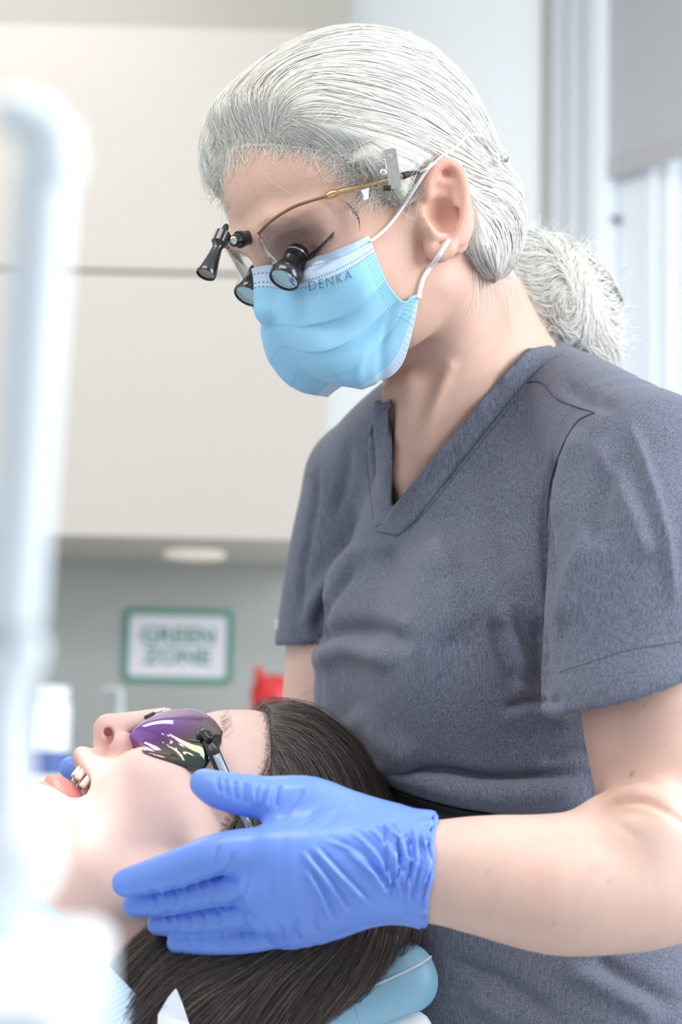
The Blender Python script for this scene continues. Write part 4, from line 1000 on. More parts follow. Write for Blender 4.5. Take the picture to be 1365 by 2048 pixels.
hcast = bvh(Vh, Qh)
def ahead(p, off):
    """the point on the same sight line that clears hair and skin by off"""
    x, y = proj(p); d_ = p[1]
    for B_ in (hcast, BH):
        h = cast(B_, x, y)
        if h is not None: d_ = min(d_, h[1] - off)
    return K(x, y, d_)
M_loop = mat('ear_loop_elastic', (.88, .88, .90), .7)
def at_uv(u, v, off=0.0):
    i = np.clip((u + 1) / 2 * (NU - 1), 0, NU - 1.001); j = np.clip(v * (NVv - 1), 0, NVv - 1.001); i0, j0 = int(i), int(j); fi, fj = i - i0, j - j0
    def lerp(G): return (G[j0, i0] * (1 - fi) + G[j0, i0 + 1] * fi) * (1 - fj) + (G[j0 + 1, i0] * (1 - fi) + G[j0 + 1, i0 + 1] * fi) * fj
    return lerp(MS) + lerp(nm_) * off
for pts in ([at_uv(.985, .06, .0008), HP(775, 455, .069), HP(812, 405, .075), E(846, 352, .010), E(868, 322, .006)], [E(905, 470, -.004), E(878, 512, .002), HP(848, 555, .068), at_uv(.985, .955, .001)]):
    pts = np.array(pts); pts = catmull(pts, 30); pts = np.array([ahead(p, .0022) if 1 < i_ < len(pts) - 2 else p for i_, p in enumerate(pts)])
    for _ in range(3): pts[1:-1] = (pts[:-2] + 2 * pts[1:-1] + pts[2:]) / 4
    tube('ear_loop', pts, .0015, M_loop, mask, sides=8, smooth_n=30, flat=.6)
M_print = mat('mask_print', (.14, .27, .38), .7)
me = text_mesh('DENKA', .0105, -.0002, 1.22)
# the printed word, laid on the cloth of the mask
mb = bpy.data.objects['surgical_mask'].children[0].data; BM_ = bvh([to_k(np.array(v.co)) for v in mb.vertices], [p.vertices for p in mb.polygons])
xs = np.array([v.co.x for v in me.vertices]); x0, x1 = xs.min(), xs.max(); pa, pb_ = np.array([620., 581.]), np.array([705., 556.]); bl_ = pb_ - pa; upv = np.array([-.12, -1.0]); hh0 = max(v.co.y for v in me.vertices); hl0 = min(v.co.y for v in me.vertices)
for v in me.vertices:
    f = (v.co.x - x0) / (x1 - x0); q_ = pa + bl_ * f + np.array([0, 2.5]) * math.sin(f * 3.14) + upv * (v.co.y - hl0) / (hh0 - hl0) * 17.5; h = cast(BM_, q_[0], q_[1], .0002 + max(v.co.z, 0) * .6); v.co = to_world(h if h is not None else K(q_[0], q_[1], 1.2))
link('lettering', me, M_print, bpy.data.objects['surgical_mask'].children[0])
# ================================================================== magnifying glasses
M_blk = mat('black_anodised_metal', (.012, .012, .014), .22, spec=.6, coat=.3)
M_gold = mat('gold_metal', (.72, .47, .24), .22, 1.0); M_rim = mat('bronze_rim', (.22, .14, .08), .3, .6)
M_nick = mat('nickel', (.72, .70, .66), .28, 1.0, var=.08, vscale=300)
M_lens = glass_mat('spectacle_lens', (.955, .955, .97), .13, .01)
M_obj = mat('objective_lens', (.42, .60, .68), .04, 1.0)
M_rub = mat('black_rubber', (.02, .02, .022), .6); M_cord = mat('clear_cord', (.78, .79, .80), .25, spec=.8); M_tape = mat('white_tape', (.82, .81, .86), .6)
lp = empty('loupe_glasses', to_world(HP(517, 468, 0)), 'gold rimmed glasses with two black loupe barrels and a headlight on the dentist', 'glasses')
def mir(P): h = hcoord(P); h = h * np.array([1, -1, 1]); return h @ HR + HO
RIM = [(518, 467, .004), (545, 440, .017), (585, 415, .033), (620, 402, .047), (652, 393, .060)]
rimL = catmull([face_pt(x, y, l, .006) for x, y, l in RIM], 30)
tube('rim', rimL, .0011, M_rim, lp, sides=8); tube('rim', mir(rimL), .0011, M_rim, lp, sides=8)
LOW = [(524, 484, .006), (545, 528, .014), (600, 552, .034), (680, 512, .052), (714, 492, .061)]
OUT_ = [(652, 393, .060), (688, 402, .064), (714, 425, .066), (721, 455, .066), (714, 492, .061)]
top_ = catmull([face_pt(x, y, l, .006) for x, y, l in RIM], 25); low_ = catmull([face_pt(x, y, l, .006) for x, y, l in LOW], 25)
LG = np.array([top_ * (1 - t) + low_ * t for t in np.linspace(0, 1, 15)])
outc = catmull([face_pt(x, y, l, .006) for x, y, l in OUT_], 15)
for i in range(25):
    f = np.clip((i / 24 - .45) / .55, 0, 1) ** 2; LG[:, i] += (outc - LG[:, -1]) * f if i < 24 else 0
LG[:, -1] = outc
LG += (HF * .004)[None, None] * (np.sin(np.linspace(0, np.pi, 15))[:, None] * np.sin(np.linspace(0, np.pi, 25))[None])[..., None]
# keep the lens clear of the face
LG = np.array([ahead(p, .003) for p in LG.reshape(-1, 3)]).reshape(LG.shape)
for _ in range(3): LG[1:-1, 1:-1] = (LG[:-2, 1:-1] + LG[2:, 1:-1] + LG[1:-1, :-2] + LG[1:-1, 2:]) / 4
sheet('lens', LG, .0005, M_lens, lp); sheet('lens', mir(LG.reshape(-1, 3)).reshape(LG.shape), .0005, M_lens, lp)
# temple arms
tm = catmull([HP(650, 394, .0615), HP(672, 386, .067), HP(705, 377, .071), HP(770, 361, .0755), HP(812, 350, .077)], 40)
tm = np.array([ahead(p, .004) for p in tm])
for _ in range(4): tm[1:-1] = (tm[:-2] + 2 * tm[1:-1] + tm[2:]) / 4
rr_ = np.interp(np.linspace(0, 1, 40), [0, .06, .14, .24, .32, 1], [.0013, .0022, .0027, .0024, .0015, .0014])
tube('temple', tm, rr_, M_gold, lp, sides=10); tube('temple', mir(tm), rr_, M_gold, lp, sides=10)
sl = np.array([ahead(p, .004) for p in catmull([HP(806, 352, .0765), HP(822, 347, .0772), HP(838, 344, .0772)], 10)]); tube('temple_tip', sl, [.0022] * 4 + [.0018, .0016, .0014, .0012, .0011, .001], M_rub, lp, sides=10)
cp = [sl[-1], ahead(HP(858, 336, .080), .003), ahead(HP(882, 314, .08), .003), ahead(HP(910, 296, .07), .003)]
def on_hair(x, y, off): h = cast(hcast, x, y, off); return h if h is not None else K(x, y, 1.32)
cp += [ahead(K(925, 281, 1.33), .003)]; cp += [K(938, 270, cp[-1][1] + .006)]
e_ = K(962, 272, cp[-1][1] + .012); cp += [e_, K(992, 292, e_[1] + .004), K(1007, 312, e_[1] + .004)]
cpt = catmull(cp, 60); tube('cord', cpt, .00095, M_cord, lp, sides=8)
lathe('cord_bead', K(1005, 309, e_[1] + .004), unit(np.array([.5, -.35, -.8])), [(0, 0), (.0022, 0), (.0022, .003), (.003, .0034), (.003, .0056), (.0022, .006), (.0012, .0062), (.0012, .0045), (0, .0045)], M_nick, lp, sides=16)
# spring clip pinched on the temple
dcl = tm[30][1] - .0065
def cl_pt(x, y, d_=0): return K(x, y, dcl + d_)
bm = bmesh.new()
hole = [cl_pt(781 + 4.5 * math.cos(a), 311 + 5 * math.sin(a)) for a in np.linspace(0, 2 * np.pi, 12, endpoint=False)]
rect = []
corn = [(770, 303), (774, 298), (790, 296), (793, 300), (803, 372), (800, 376), (781, 378), (778, 374)]
outer = [cl_pt(*c) for c in corn]
nz_ = np.array([0, 1, 0]) * .0012
vo = [bm.verts.new(to_world(p)) for p in outer]; vi = [bm.verts.new(to_world(p)) for p in hole]
es = [bm.edges.new((v[i], v[(i + 1) % len(v)])) for v in (vo, vi) for i in range(len(v))]
r_ = bmesh.ops.triangle_fill(bm, use_beauty=True, edges=es)
ex = bmesh.ops.extrude_face_region(bm, geom=[f for f in bm.faces]); 
for v in ex['geom']:
    if isinstance(v, bmesh.types.BMVert): v.co += Vector((FW * .0011).tolist())
clip_ = link('clip', bm_mesh('clip', bm), M_nick, lp)
plate('clip_rim', [cl_pt(779, 302, -.0004), cl_pt(782, 302, -.0004), cl_pt(792, 371, -.0004), cl_pt(789, 372, -.0004)], .0004, M_nick, clip_)
plate('clip_jaw', [cl_pt(757, 322, .006), cl_pt(769, 318, .002), cl_pt(776, 350, .002), cl_pt(768, 358, .006)], .001, M_nick, clip_)
lathe('clip_rivet', cl_pt(767, 345, .0005), [0, -1, 0], [(0, 0), (.0022, 0), (.0022, .0012), (.0012, .002), (0, .002)], M_nick, clip_, sides=16)
box('clip_pad', to_world(cl_pt(775, 376, .002)), (.0026, .0022, .0016), M_rub, clip_, R=np.stack([RT, FW, UP]), bevel=.0006)
tq = tm[19]; plate('tape_tag', [K(722, 381, tq[1] - .002), K(739, 375, tq[1] - .002), K(737, 398, tq[1] - .003), K(727, 400, tq[1] - .003), K(728, 391, tq[1] - .003)], .0004, M_tape, lp)
# loupe barrels
AXL = unit([-.36, -.50, -.80])
def barrel(px, py, dback, par):
    b0 = K(px, py, dback)
    o = lathe('loupe_barrel', b0, AXL, [(0, -.004), (.0066, -.004), (.0070, -.003), (.0070, .0), (.0078, .0004), (.0078, .0100), (.0098, .0150), (.0106, .0165), (.0106, .0222), (.0102, .0230), (.0094, .0230), (.0094, .0222), (0, .0220)], M_blk, par, sides=48)
    lathe('barrel_ring', b0, AXL, [(.0079, .0002), (.0081, .0004), (.0081, .0012), (.0079, .0014)], M_nick, o, sides=40)
    lathe('objective', b0, AXL, [(.0093, .0222), (.008, .0226), (.005, .0230), (0, .0232)], M_obj, o, sides=40)
    return o
bd = face_pt(603, 509, .031, .008)[1] - .004
barrel(594, 509, bd, lp); barrel(522, 543, bd + .046, lp)
# headlight on its bracket over the bridge
AXH = unit([-.30, -.42, -.84]); dh = bd + .005
hb = K(447, 466, dh)
hl = lathe('headlight', hb, AXH, [(0, 0), (.0050, 0), (.0054, .0005), (.0054, .0085), (.0048, .0092), (.0036, .011), (.0036, .014), (.0048, .022), (.0066, .0315), (.0068, .0335), (.0066, .0345), (.0060, .0345), (.0058, .0335), (0, .0332)], M_blk, lp, sides=40)
lathe('stub', hb, -AXH, [(.0022, -.001), (.0022, .004), (.0018, .0062), (.0009, .0072), (0, .0074)], M_rub, hl, sides=16)
lathe('headlight_lens', hb, AXH, [(.0058, .0336), (.004, .0338), (0, .0340)], mat('headlight_glass', (.30, .30, .32), .05, 1.0), hl, sides=32)
br = [K(464, 483, dh), K(480, 479, dh + .004), K(497, 475, dh + .010), K(516, 468, dh + .018)]
tube('bracket', br, [.0036, .0052, .0050, .0040], M_blk, lp, sides=14, smooth_n=14)
lathe('bracket_screw', K(468, 481, dh - .003), [-.2, -1, -.1], [(0, 0), (.0026, 0), (.0026, .0016), (.0018, .002), (.0018, .001), (0, .001)], M_nick, lp, sides=18)
lathe('bracket_ring', K(480, 479, dh + .004), unit(br[2] - br[0]), [(.0054, -.0012), (.0058, -.001), (.0058, .001), (.0054, .0012)], M_blk, lp, sides=24)
lathe('bridge_knob', K(518, 468, dh + .016), [0, -1, 0], [(0, -.003), (.0042, -.003), (.0046, 0), (.0040, .002), (0, .0024)], M_blk, lp, sides=20)
zb_ = dh + .014
tube('nose_wire', [K(521, 478, zb_), K(532, 481, zb_ - .001), K(545, 477, zb_ + .001), K(556, 490, zb_ + .003), K(572, 514, zb_ + .002)], .0008, M_nick, lp, sides=8, smooth_n=24)
tube('cable', [K(513, 476, zb_ - .002), K(517, 488, zb_ - .003), K(524, 497, zb_ - .003), K(540, 510, zb_ - .002), K(556, 527, zb_ + .001)], .0006, mat('copper_cable', (.55, .30, .18), .35, .7), lp, sides=8, smooth_n=24)
tube('nose_wire', [K(510, 480, zb_ + .004), K(514, 510, zb_ + .010), K(520, 535, zb_ + .014)], .0016, M_rim, lp, sides=8, smooth_n=12)
# ================================================================== the patient, lying back
PF = unit([-.34, .15, .93]); PT_ = unit(np.array([.90, .33, .28]) - PF * np.dot([.90, .33, .28], PF)); PL = np.cross(PT_, PF); PR = np.stack([PF, PL, PT_])
PO = K(200, 1445, 1.25) - .113 * PF + .018 * PT_
def G(a, l, t): return PO + a * PF + l * PL + t * PT_
def GP(px, py, l):
    r = K(px, py, 1.0); return r * (np.dot(PO + PL * l, PL) / np.dot(r, PL))
def gco(p): return (np.asarray(p) - PO) @ PR.T
patient = empty('person', to_world(G(-.12, 0, -.3)) * [1, 1, 0], 'patient with long dark hair lying back with mouth open, wearing tinted glasses', 'person')
S4 = SDF([-.285, 1.06, -.42], [.045, 1.37, -.085], .0015)
S4.ell(G(-.004, 0, .050), (.092, .074, .084), PR)
S4.ell(G(.040, 0, .050), (.053, .062, .055), PR, k=.02)
S4.ell(G(.036, 0, .0), (.050, .058, .050), PR, k=.02)
for s in (1, -1):
    S4.ell(G(.056, .040 * s, -.012), (.030, .024, .026), PR, k=.018)
    S4.tube([G(.060, .050 * s, -.002), G(.01, .070 * s, .004)], .011, k=.016)
    S4.tube([G(.086, .010 * s, .036), G(.082, .030 * s, .039), G(.066, .050 * s, .034)], [.009, .009, .008], k=.012)
    S4.ell(G(.008, .044 * s, -.038), (.046, .022, .046), PR, k=.022)                     # cheek running down to the jaw
# open jaw
CH = GP(92, 1605, 0)
S4.ball(CH, .0135, k=.012)
ch = gco(CH)
for s in (1, -1):
    S4.tube([G(.0, .058 * s, -.050), G(ch[0] - .042, .037 * s, ch[2] + .012), G(ch[0] - .006, .010 * s, ch[2] + .004)], [.015, .0145, .0125], k=.014)
    S4.ell(G(ch[0] - .036, .022 * s, ch[2] + .022), (.028, .018, .026), PR, k=.012)
S4.ell(G(ch[0] - .030, 0, ch[2] + .014), (.030, .028, .020), PR, k=.012)
S4.ell(GP(185, 1528, 0) - PF * .016, (.020, .030, .016), PR, k=.016)           # upper lip mound
# lips
UL = [GP(187, 1592, .026), GP(175, 1544, .019), GP(158, 1516, .007), GP(154, 1515, 0)]
LLp = [GP(187, 1598, .026), GP(147, 1602, .019), GP(109, 1585, .007), GP(101, 1582, 0)]
ulh = [gco(p) for p in UL]; llh = [gco(p) for p in LLp]
def both(hh): return [G(p[0], p[1], p[2]) for p in hh] + [G(p[0], -p[1], p[2]) for p in hh[-2::-1]]
MC = (G(*ulh[3]) + G(*llh[3])) / 2 - PF * .014
gap = np.linalg.norm(G(*ulh[3]) - G(*llh[3]))
MR = np.stack([unit(np.cross(PL, unit(UL[3] - LLp[3]))) * 1, PL, unit(UL[3] - LLp[3])])
S4.tube(both(ulh), [.0020, .0034, .0044, .0042, .0044, .0034, .0020], k=.003, n=30)
S4.tube(both(llh), [.0020, .0032, .0046, .0050, .0046, .0032, .0020], k=.003, n=30)
uu_, ll_ = catmull(both(ulh), 17), catmull(both(llh), 17)
for p_, q_ in zip(uu_, ll_):
    c_ = (p_ + q_) / 2; rr = max(np.linalg.norm(p_ - q_) / 2 - .0014, .0014); S4.tube([c_ - PF * .030, c_ + PF * .02], rr, k=.0015, sub=True)
uxl = unit(UL[3] - LLp[3]); S4.tube([p_ + uxl * .0052 - PF * .004 for p_ in both(ulh)[1:-1]], [.0045, .0060, .0066, .0060, .0045], k=.006, n=20)      # flesh of the upper lip
# nose
S4.tube([GP(330, 1440, 0), GP(285, 1447, 0), GP(242, 1455, 0), GP(219, 1459, 0)], [.0085, .0088, .0098, .0108], k=.008, n=14)
S4.tube([GP(216, 1466, 0), GP(205, 1490, 0), GP(205, 1504, 0)], [.0065, .0055, .006], k=.006)      # columella
for s in (1, -1):
    A_ = gco(GP(246, 1490, .014)); B_ = gco(GP(228, 1470, .007))
    S4.ell(G(A_[0], A_[1] * s, A_[2]), (.0090, .0068, .0090), PR, k=.006)
    N1 = gco(GP(216, 1465, .0062)); N2 = gco(GP(225, 1482, .0095))
    n1 = G(N1[0], N1[1] * s, N1[2]); n2 = G(N2[0], N2[1] * s, N2[2])
    vdir = unit(n1) * .004
    S4.tube([n1 - vdir * .9, n1 + vdir * .3], [.0030, .0024], k=.002, sub=True); S4.tube([n2 - vdir * .9, n2 + vdir * .5], [.0028, .0022], k=.002, sub=True)
    S4.tube([GP(216, 1460, .006 * s) if s > 0 else n1, n2], .0022, k=.002, sub=True)
S4.tube([GP(178, 1507, .0), GP(198, 1500, 0)], .0012, k=.004, sub=True)
# neck and shoulders
S4.tube([G(-.035, 0, -.02), K(330, 1835, 1.235), K(180, 1935, 1.205), K(80, 2010, 1.19)], [.054, .052, .056, .070], k=.025, n=14)
S4.tube([G(.0, .060, -.030), K(330, 1830, 1.185), K(230, 1925, 1.165)], [.011, .010, .009], k=.02, n=10)
# near ear, mostly under the hand
S4.tube([G(-.004, .074, .028), G(-.020, .080, .030), G(-.028, .081, .010), G(-.018, .078, -.018), G(-.004, .073, -.026)], .0042, k=.004, n=24)
S4.ell(G(-.012, .074, .004), (.014, .005, .024), PR, k=.006)
V4, Q4 = S4.mesh(smooth=1); P4 = gco(V4)
c4 = np.tile(np.array([.80, .555, .49]), (len(V4), 1))
def bl4(mk, c):
    global c4
    c4 = c4 * (1 - mk[:, None]) + np.array(c) * mk[:, None]
def nr4(c, r): return np.exp(-(np.linalg.norm(V4 - c, axis=1) / r) ** 2)
bl4(.5 * nr4(GP(235, 1490, .012), .016), (.80, .42, .37)); bl4(.35 * nr4(GP(210, 1450, 0), .016), (.82, .45, .40)); bl4(.35 * nr4(G(.06, .05, -.02), .03), (.83, .50, .45))
for c, r in [(p, .0055) for p in both(ulh)] + [(p, .006) for p in both(llh)]: bl4(.35 * nr4(c, r), (.74, .34, .32))
inm = np.clip(1 - np.linalg.norm((V4 - MC) @ MR.T / np.array([.034, .024, gap * .50]), axis=1), 0, 1); bl4(np.clip(inm * 8 , 0, 1) * .9, (.62, .17, .15))
bl4(.7 * np.clip(1 - np.linalg.norm(V4 - (GP(221, 1474, .008) + unit(GP(221, 1474, .008)) * .006), axis=1) / .010, 0, 1), (.42, .12, .09))  # nostril shade put into the colour, the hole itself is shallow
me = mesh_np('body', V4, Q4, True, world=False); set_col(me, c4); link('body', me, M_skin, patient)
M_tooth = mat('tooth_enamel', (.86, .82, .73), .25, spec=.6, sss=.1, sssr=(.003, .003, .002)); M_tong = mat('tongue', (.66, .24, .21), .35, sss=.2, sssr=(.006, .002, .001), bump=.4, bscale=900)
ux = unit(UL[3] - LLp[3])
for i in range(10):
    l = (i - 4.5) * .0066; cc = G(*ulh[3]) - PF * (.007 + .0000 + (l / .024) ** 2 * .020) - ux * .0030 + PL * l
    bm = bmesh.new(); box_bm(bm, to_world(cc), (.0030, .0022, .0044), np.stack([PL @ KM, MR[0] @ KM, ux @ KM]), bevel=.0014, seg=3); link('tooth', bm_mesh('tooth', bm, True), M_tooth, patient)
for i in range(8):
    l = (i - 3.5) * .0052; cc = G(*llh[3]) - PF * (.008 + (l / .022) ** 2 * .020) + ux * .0026 + PL * l
    bm = bmesh.new(); box_bm(bm, to_world(cc), (.0024, .0020, .0034), np.stack([PL @ KM, MR[0] @ KM, ux @ KM]), bevel=.0012, seg=3); link('tooth', bm_mesh('tooth', bm, True), M_tooth, patient)
St = SDF(MC - .04, MC + .04, .0016); tc_ = MC - PF * .003 - ux * .004
St.ell(tc_, (.020, .0195, .0100), MR); St.ell(tc_ + PF * .012 - ux * .001, (.012, .013, .006), MR, k=.006); St.tube([tc_ + PF * .022 + ux * .006, tc_ - PF * .01 + ux * .009], .001, k=.004, sub=True)
Vt, Qt = St.mesh(2); link('tongue', mesh_np('tongue', Vt, Qt, True, world=False), M_tong, patient)

# hair: a mass round the skull and the length of it spilling over the headrest
M_dh = hair_mat('dark_hair', .34, .05, .55, .35); M_dm = mat('dark_hair_mass', (.045, .032, .027), .55, var=.2, vscale=120)
S5 = SDF([-.20, 1.02, -.46], [.13, 1.42, -.095], .0022)
S5.ell(G(-.006, 0, .056), (.098, .086, .094), PR)
S5.ell(G(.030, 0, .092), (.056, .064, .040), PR, k=.02)
X, Y, Z = S5.grid()
a_ = (X - PO[0]) * PF[0] + (Y - PO[1]) * PF[1] + (Z - PO[2]) * PF[2]; l_ = (X - PO[0]) * PL[0] + (Y - PO[1]) * PL[1] + (Z - PO[2]) * PL[2]; t_ = (X - PO[0]) * PT_[0] + (Y - PO[1]) * PT_[1] + (Z - PO[2]) * PT_[2]
tlp = np.array([-.10, -.05, -.02, .01, .020, .033, .051, .065, .080, .136]); alp = np.array([-.06, -.03, -.015, -.004, .012, .022, .034, .050, .078, .15])
limp = np.interp(t_, tlp, alp).astype(np.float32); S5.F = np.maximum(S5.F, ((a_ - limp) * .7).astype(np.float32))
# the fall of hair below the hand
for pts, r in (([G(-.06, .05, .06), K(600, 1885, 1.17), K(430, 1985, 1.142), K(320, 2070, 1.13)], [.045, .042, .042, .04]),
               ([G(-.06, .03, .07), K(690, 1868, 1.185), K(590, 1945, 1.16), K(460, 2060, 1.14)], [.040, .030, .028, .034]),
               ([G(-.04, .06, .02), K(440, 1880, 1.165), K(340, 1945, 1.148), K(270, 1965, 1.145)], [.04, .033, .026, .012]),
               ([G(-.06, .0, .09), K(770, 1845, 1.21)], [.035, .024])):
    S5.tube(pts, r, k=.02, n=12)
V5, Q5 = S5.mesh(smooth=2); n5 = vnormals(V5, Q5); bump = sum(np.sin(V5 @ rng.normal(size=3) * f + 1.7 * f) for f in (70, 110)) * .0007; V5 = V5 + n5 * (bump[:, None] - .002)
phair = link('hair', mesh_np('hair', V5, Q5, True, world=False), M_dm, patient); phair['kind'] = 'stuff'
def bundle(guides, n, off, jit, r0, r1, m=22, base=(.075, .052, .042), spread=.25, name='hair_strands', tint=(.20, .14, .11), tf=.10):
    """strands lying between neighbouring guide curves"""
    Gd = np.array([catmull(np.array([K(*p) for p in g]), m) for g in guides]); k_ = len(Gd)
    s_ = rng.random(n) * (k_ - 1); i = np.minimum(s_.astype(int), k_ - 2); f = (s_ - i)[:, None, None]; P = Gd[i] * (1 - f) + Gd[i + 1] * f
    a = rng.uniform(0, .25, n); b = rng.uniform(.6, 1.0, n); tt = a[:, None] + (b - a)[:, None] * np.linspace(0, 1, m)[None]; j = np.minimum((tt * (m - 1)).astype(int), m - 2); u = (tt * (m - 1) - j)[..., None]; r_ = np.arange(n)[:, None]
    P = P[r_, j] * (1 - u) + P[r_, j + 1] * u
    cl = rng.normal(size=(60, 3)) * jit; P = P + cl[(s_ * 60 / k_).astype(int) % 60][:, None] * np.linspace(.3, 1, m)[None, :, None] + rng.normal(size=(n, 1, 3)) * jit * .8 + np.cumsum(rng.normal(size=(n, m, 3)) * .00035, 1) 
    P = S5.push(P.reshape(-1, 3), off, 4).reshape(P.shape); 
    return strands(name, smooth_s(P, 2), r0, r1, M_dh, phair, hair_cols(n, base, spread, tint, tf), nf=S5)
n5 = vnormals(V5, Q5); c5 = V5[((n5 * -V5).sum(1) > -.4)]
n = 8500; P0 = c5[rng.integers(0, len(c5), n)]
FALL = [((700, 1600), (-.25, 1.0)), ((560, 1440), (.75, .55)), ((640, 1500), (.35, 1.0)), ((780, 1850), (-.55, .55)), ((620, 1900), (-.80, .45)), ((420, 1930), (-.80, .42)), ((300, 1950), (-.3, .8)), ((560, 2000), (-.65, .75)), ((700, 1960), (-.6, .65)), ((350, 2000), (-.55, .75)), ((540, 1540), (.05, 1.0)), ((530, 1440), (.15, 1.0)), ((480, 1415), (.95, .1)), ((450, 1900), (-.85, .35))]
fp = np.array([f[0] for f in FALL], float); fd = np.array([f[1] for f in FALL], float)
def Dp(P):
    x, y = proj(P); w_ = 1 / ((x[:, None] - fp[:, 0]) ** 2 + (y[:, None] - fp[:, 1]) ** 2 + 900) ** 1.5; d2 = (w_ @ fd) / w_.sum(1, keepdims=True)
    return np.stack([d2[:, 0], np.zeros(len(P)), -d2[:, 1]], 1) + .05 * rng.normal(size=(len(P), 3))
S_ = smooth_s(trace(S5, P0, Dp, 14, rng.uniform(.004, .0085, n), np.abs(rng.normal(size=n)) * .0018 + .0002, .08))
strands('hair_strands', S_, .00015, .00007, M_dh, phair, hair_cols(n, (.055, .039, .032), .28, (.18, .13, .10), .14), nf=S5)
# hairline and loose ends
e5 = gco(V5); ed = V5[(np.abs(e5[:, 0] - np.interp(e5[:, 2], tlp, alp)) < .004) & ((n5 * -V5).sum(1) > -.5)]
n = 1900; P0 = ed[rng.integers(0, len(ed), n)] + PF * rng.uniform(-.002, .006, (n, 1)) - PT_ * rng.uniform(0, .004, (n, 1))
UP5 = SDF(S5.lo, S5.lo + S5.h * (S5.n - 1), S5.h); q = np.stack(np.meshgrid(*S5.ax, indexing='ij'), -1).reshape(-1, 3); UP5.F = np.minimum(S5.F, S4.sample(q).reshape(S5.F.shape).astype(np.float32)); del q
S_ = smooth_s(trace(UP5, UP5.push(P0, .0004, 4), lambda P: Dp(P) + PT_ * .6, 12, rng.uniform(.002, .006, n), np.abs(rng.normal(size=n)) * .0014 + .0003, .1))
strands('hairline_strands', S_, .00008, .00004, M_dh, phair, hair_cols(n, (.11, .075, .06), .25, (.24, .17, .13), .2), nf=UP5)
n = 420; P0 = c5[rng.integers(0, len(c5), n)]; g = S5.grad(P0); v = unit_rows(Dp(P0) + g * rng.uniform(.05, .6, (n, 1)) + rng.normal(size=(n, 3)) * .3); pts = [P0]; ax_ = unit_rows(rng.normal(size=(n, 3)))
for j in range(12): v = unit_rows(v + np.cross(ax_, v) * rng.uniform(0, .22, (n, 1))); pts.append(pts[-1] + v * rng.uniform(.002, .0045, (n, 1)))
strands('flyaway_strands', smooth_s(np.stack(pts, 1)), .00010, .00005, M_dh, phair, hair_cols(n, (.08, .058, .047), .2), nf=S5)
# the far brow hairs seen past the lens
fl = []
for i in range(34):
    u = rng.random(); p = GP(440 + 10 * u + rng.normal() * 2, 1452 + 48 * u, .032 + .016 * u); p = S4.push(p[None], .0003)[0]; d = unit(PL * .5 + PT_ * .7 + PF * .2 + rng.normal(size=3) * .2); fl.append([p + d * .0016 * q for q in range(6)])
strands('eyebrow', np.array(fl), .00007, .00004, M_dh, patient, hair_cols(34, (.16, .11, .09), .2))

# tinted glasses
def tint_mat():
    m = bpy.data.materials.new('mirror_tint'); m.use_nodes = True; nt = m.node_tree; b = nt.nodes['Principled BSDF']; a = nt.nodes.new('ShaderNodeAttribute'); a.attribute_name = 'Col'; nt.links.new(a.outputs['Color'], b.inputs['Base Color'])
    b.inputs['Roughness'].default_value = .05; b.inputs['Metallic'].default_value = .75; b.inputs['Coat Weight'].default_value = .6; b.inputs['Coat Roughness'].default_value = .02; return m
sg = empty('tinted_glasses', to_world(GP(300, 1440, 0)), 'wraparound glasses with purple and green mirrored lenses on the patient', 'glasses')
EDT = [(258, 1478, .016), (271, 1455, .012), (292, 1436, .008), (330, 1422, .010), (385, 1417, .016), (422, 1434, .030), (446, 1463, .046)]
EDB = [(258, 1480, .017), (275, 1497, .026), (305, 1509, .040), (345, 1522, .054), (397, 1541, .066), (420, 1524, .066), (443, 1484, .054)]
et_ = catmull([GP(*p) for p in EDT], 40); eb_ = catmull([GP(*p) for p in EDB], 40); tt = np.linspace(0, 1, 22)
LGp = np.array([et_ * (1 - t) + eb_ * t for t in tt]); LGp += (PF * .0085 + PL * .0075)[None, None] * (np.sin(np.pi * tt ** 1.25) ** .8)[:, None, None] * (np.sin(np.pi * np.linspace(.02, .98, 40)) ** .7)[None, :, None]
B4 = bvh(V4, Q4)
def off_face(p, off):
    x, y = proj(p); h = cast(B4, x, y); return K(x, y, min(p[1], h[1] - off)) if h is not None else p
LGp = np.array([[off_face(p, .0025) if i_ > 8 else p for i_, p in enumerate(row)] for row in LGp])
for _ in range(2): LGp[1:-1, 1:-1] = (LGp[:-2, 1:-1] + LGp[2:, 1:-1] + LGp[1:-1, :-2] + LGp[1:-1, 2:]) / 4
lens_o = sheet('lens', LGp, .0016, tint_mat(), sg)
q_ = np.array([to_k(np.array(v.co)) for v in lens_o.data.vertices]); lx, ly = proj(q_)
s1 = np.clip((lx - 260) / 180, 0, 1); s2 = np.clip((ly - 1420) / 115, 0, 1); mixv = np.clip(s1 * .55 + s2 * .75 - .12, 0, 1)
ct = np.stack([np.interp(mixv, [0, .35, .55, .72, 1], [.36, .22, .17, .13, .05]), np.interp(mixv, [0, .35, .55, .72, 1], [.13, .075, .09, .12, .085]), np.interp(mixv, [0, .35, .55, .72, 1], [.62, .34, .12, .07, .075])], 1)
set_col(lens_o.data, ct)
lens_ob = lens_o
gm = np.array([[gco(p) * [1, -1, 1] for p in row] for row in LGp]) @ PR + PO
l2 = sheet('lens', gm, .0016, bpy.data.materials['mirror_tint'], sg); set_col(l2.data, ct)
M_gf = mat('black_frame', (.012, .012, .014), .25, coat=.3); M_gt = mat('grey_temple', (.42, .50, .58), .25, .2)
brg = [GP(294, 1437, .010), GP(306, 1431, .006), GP(312, 1429, 0), GP(316, 1430, -.006)]
tube('bridge', brg, .0024, M_gf, sg, sides=10, smooth_n=16)
box('bridge_clip', to_world(GP(319, 1425, .006)), (.0030, .0018, .0016), M_nick, sg, R=np.stack([PT_ @ KM, PL @ KM, PF @ KM]), bevel=.0006)
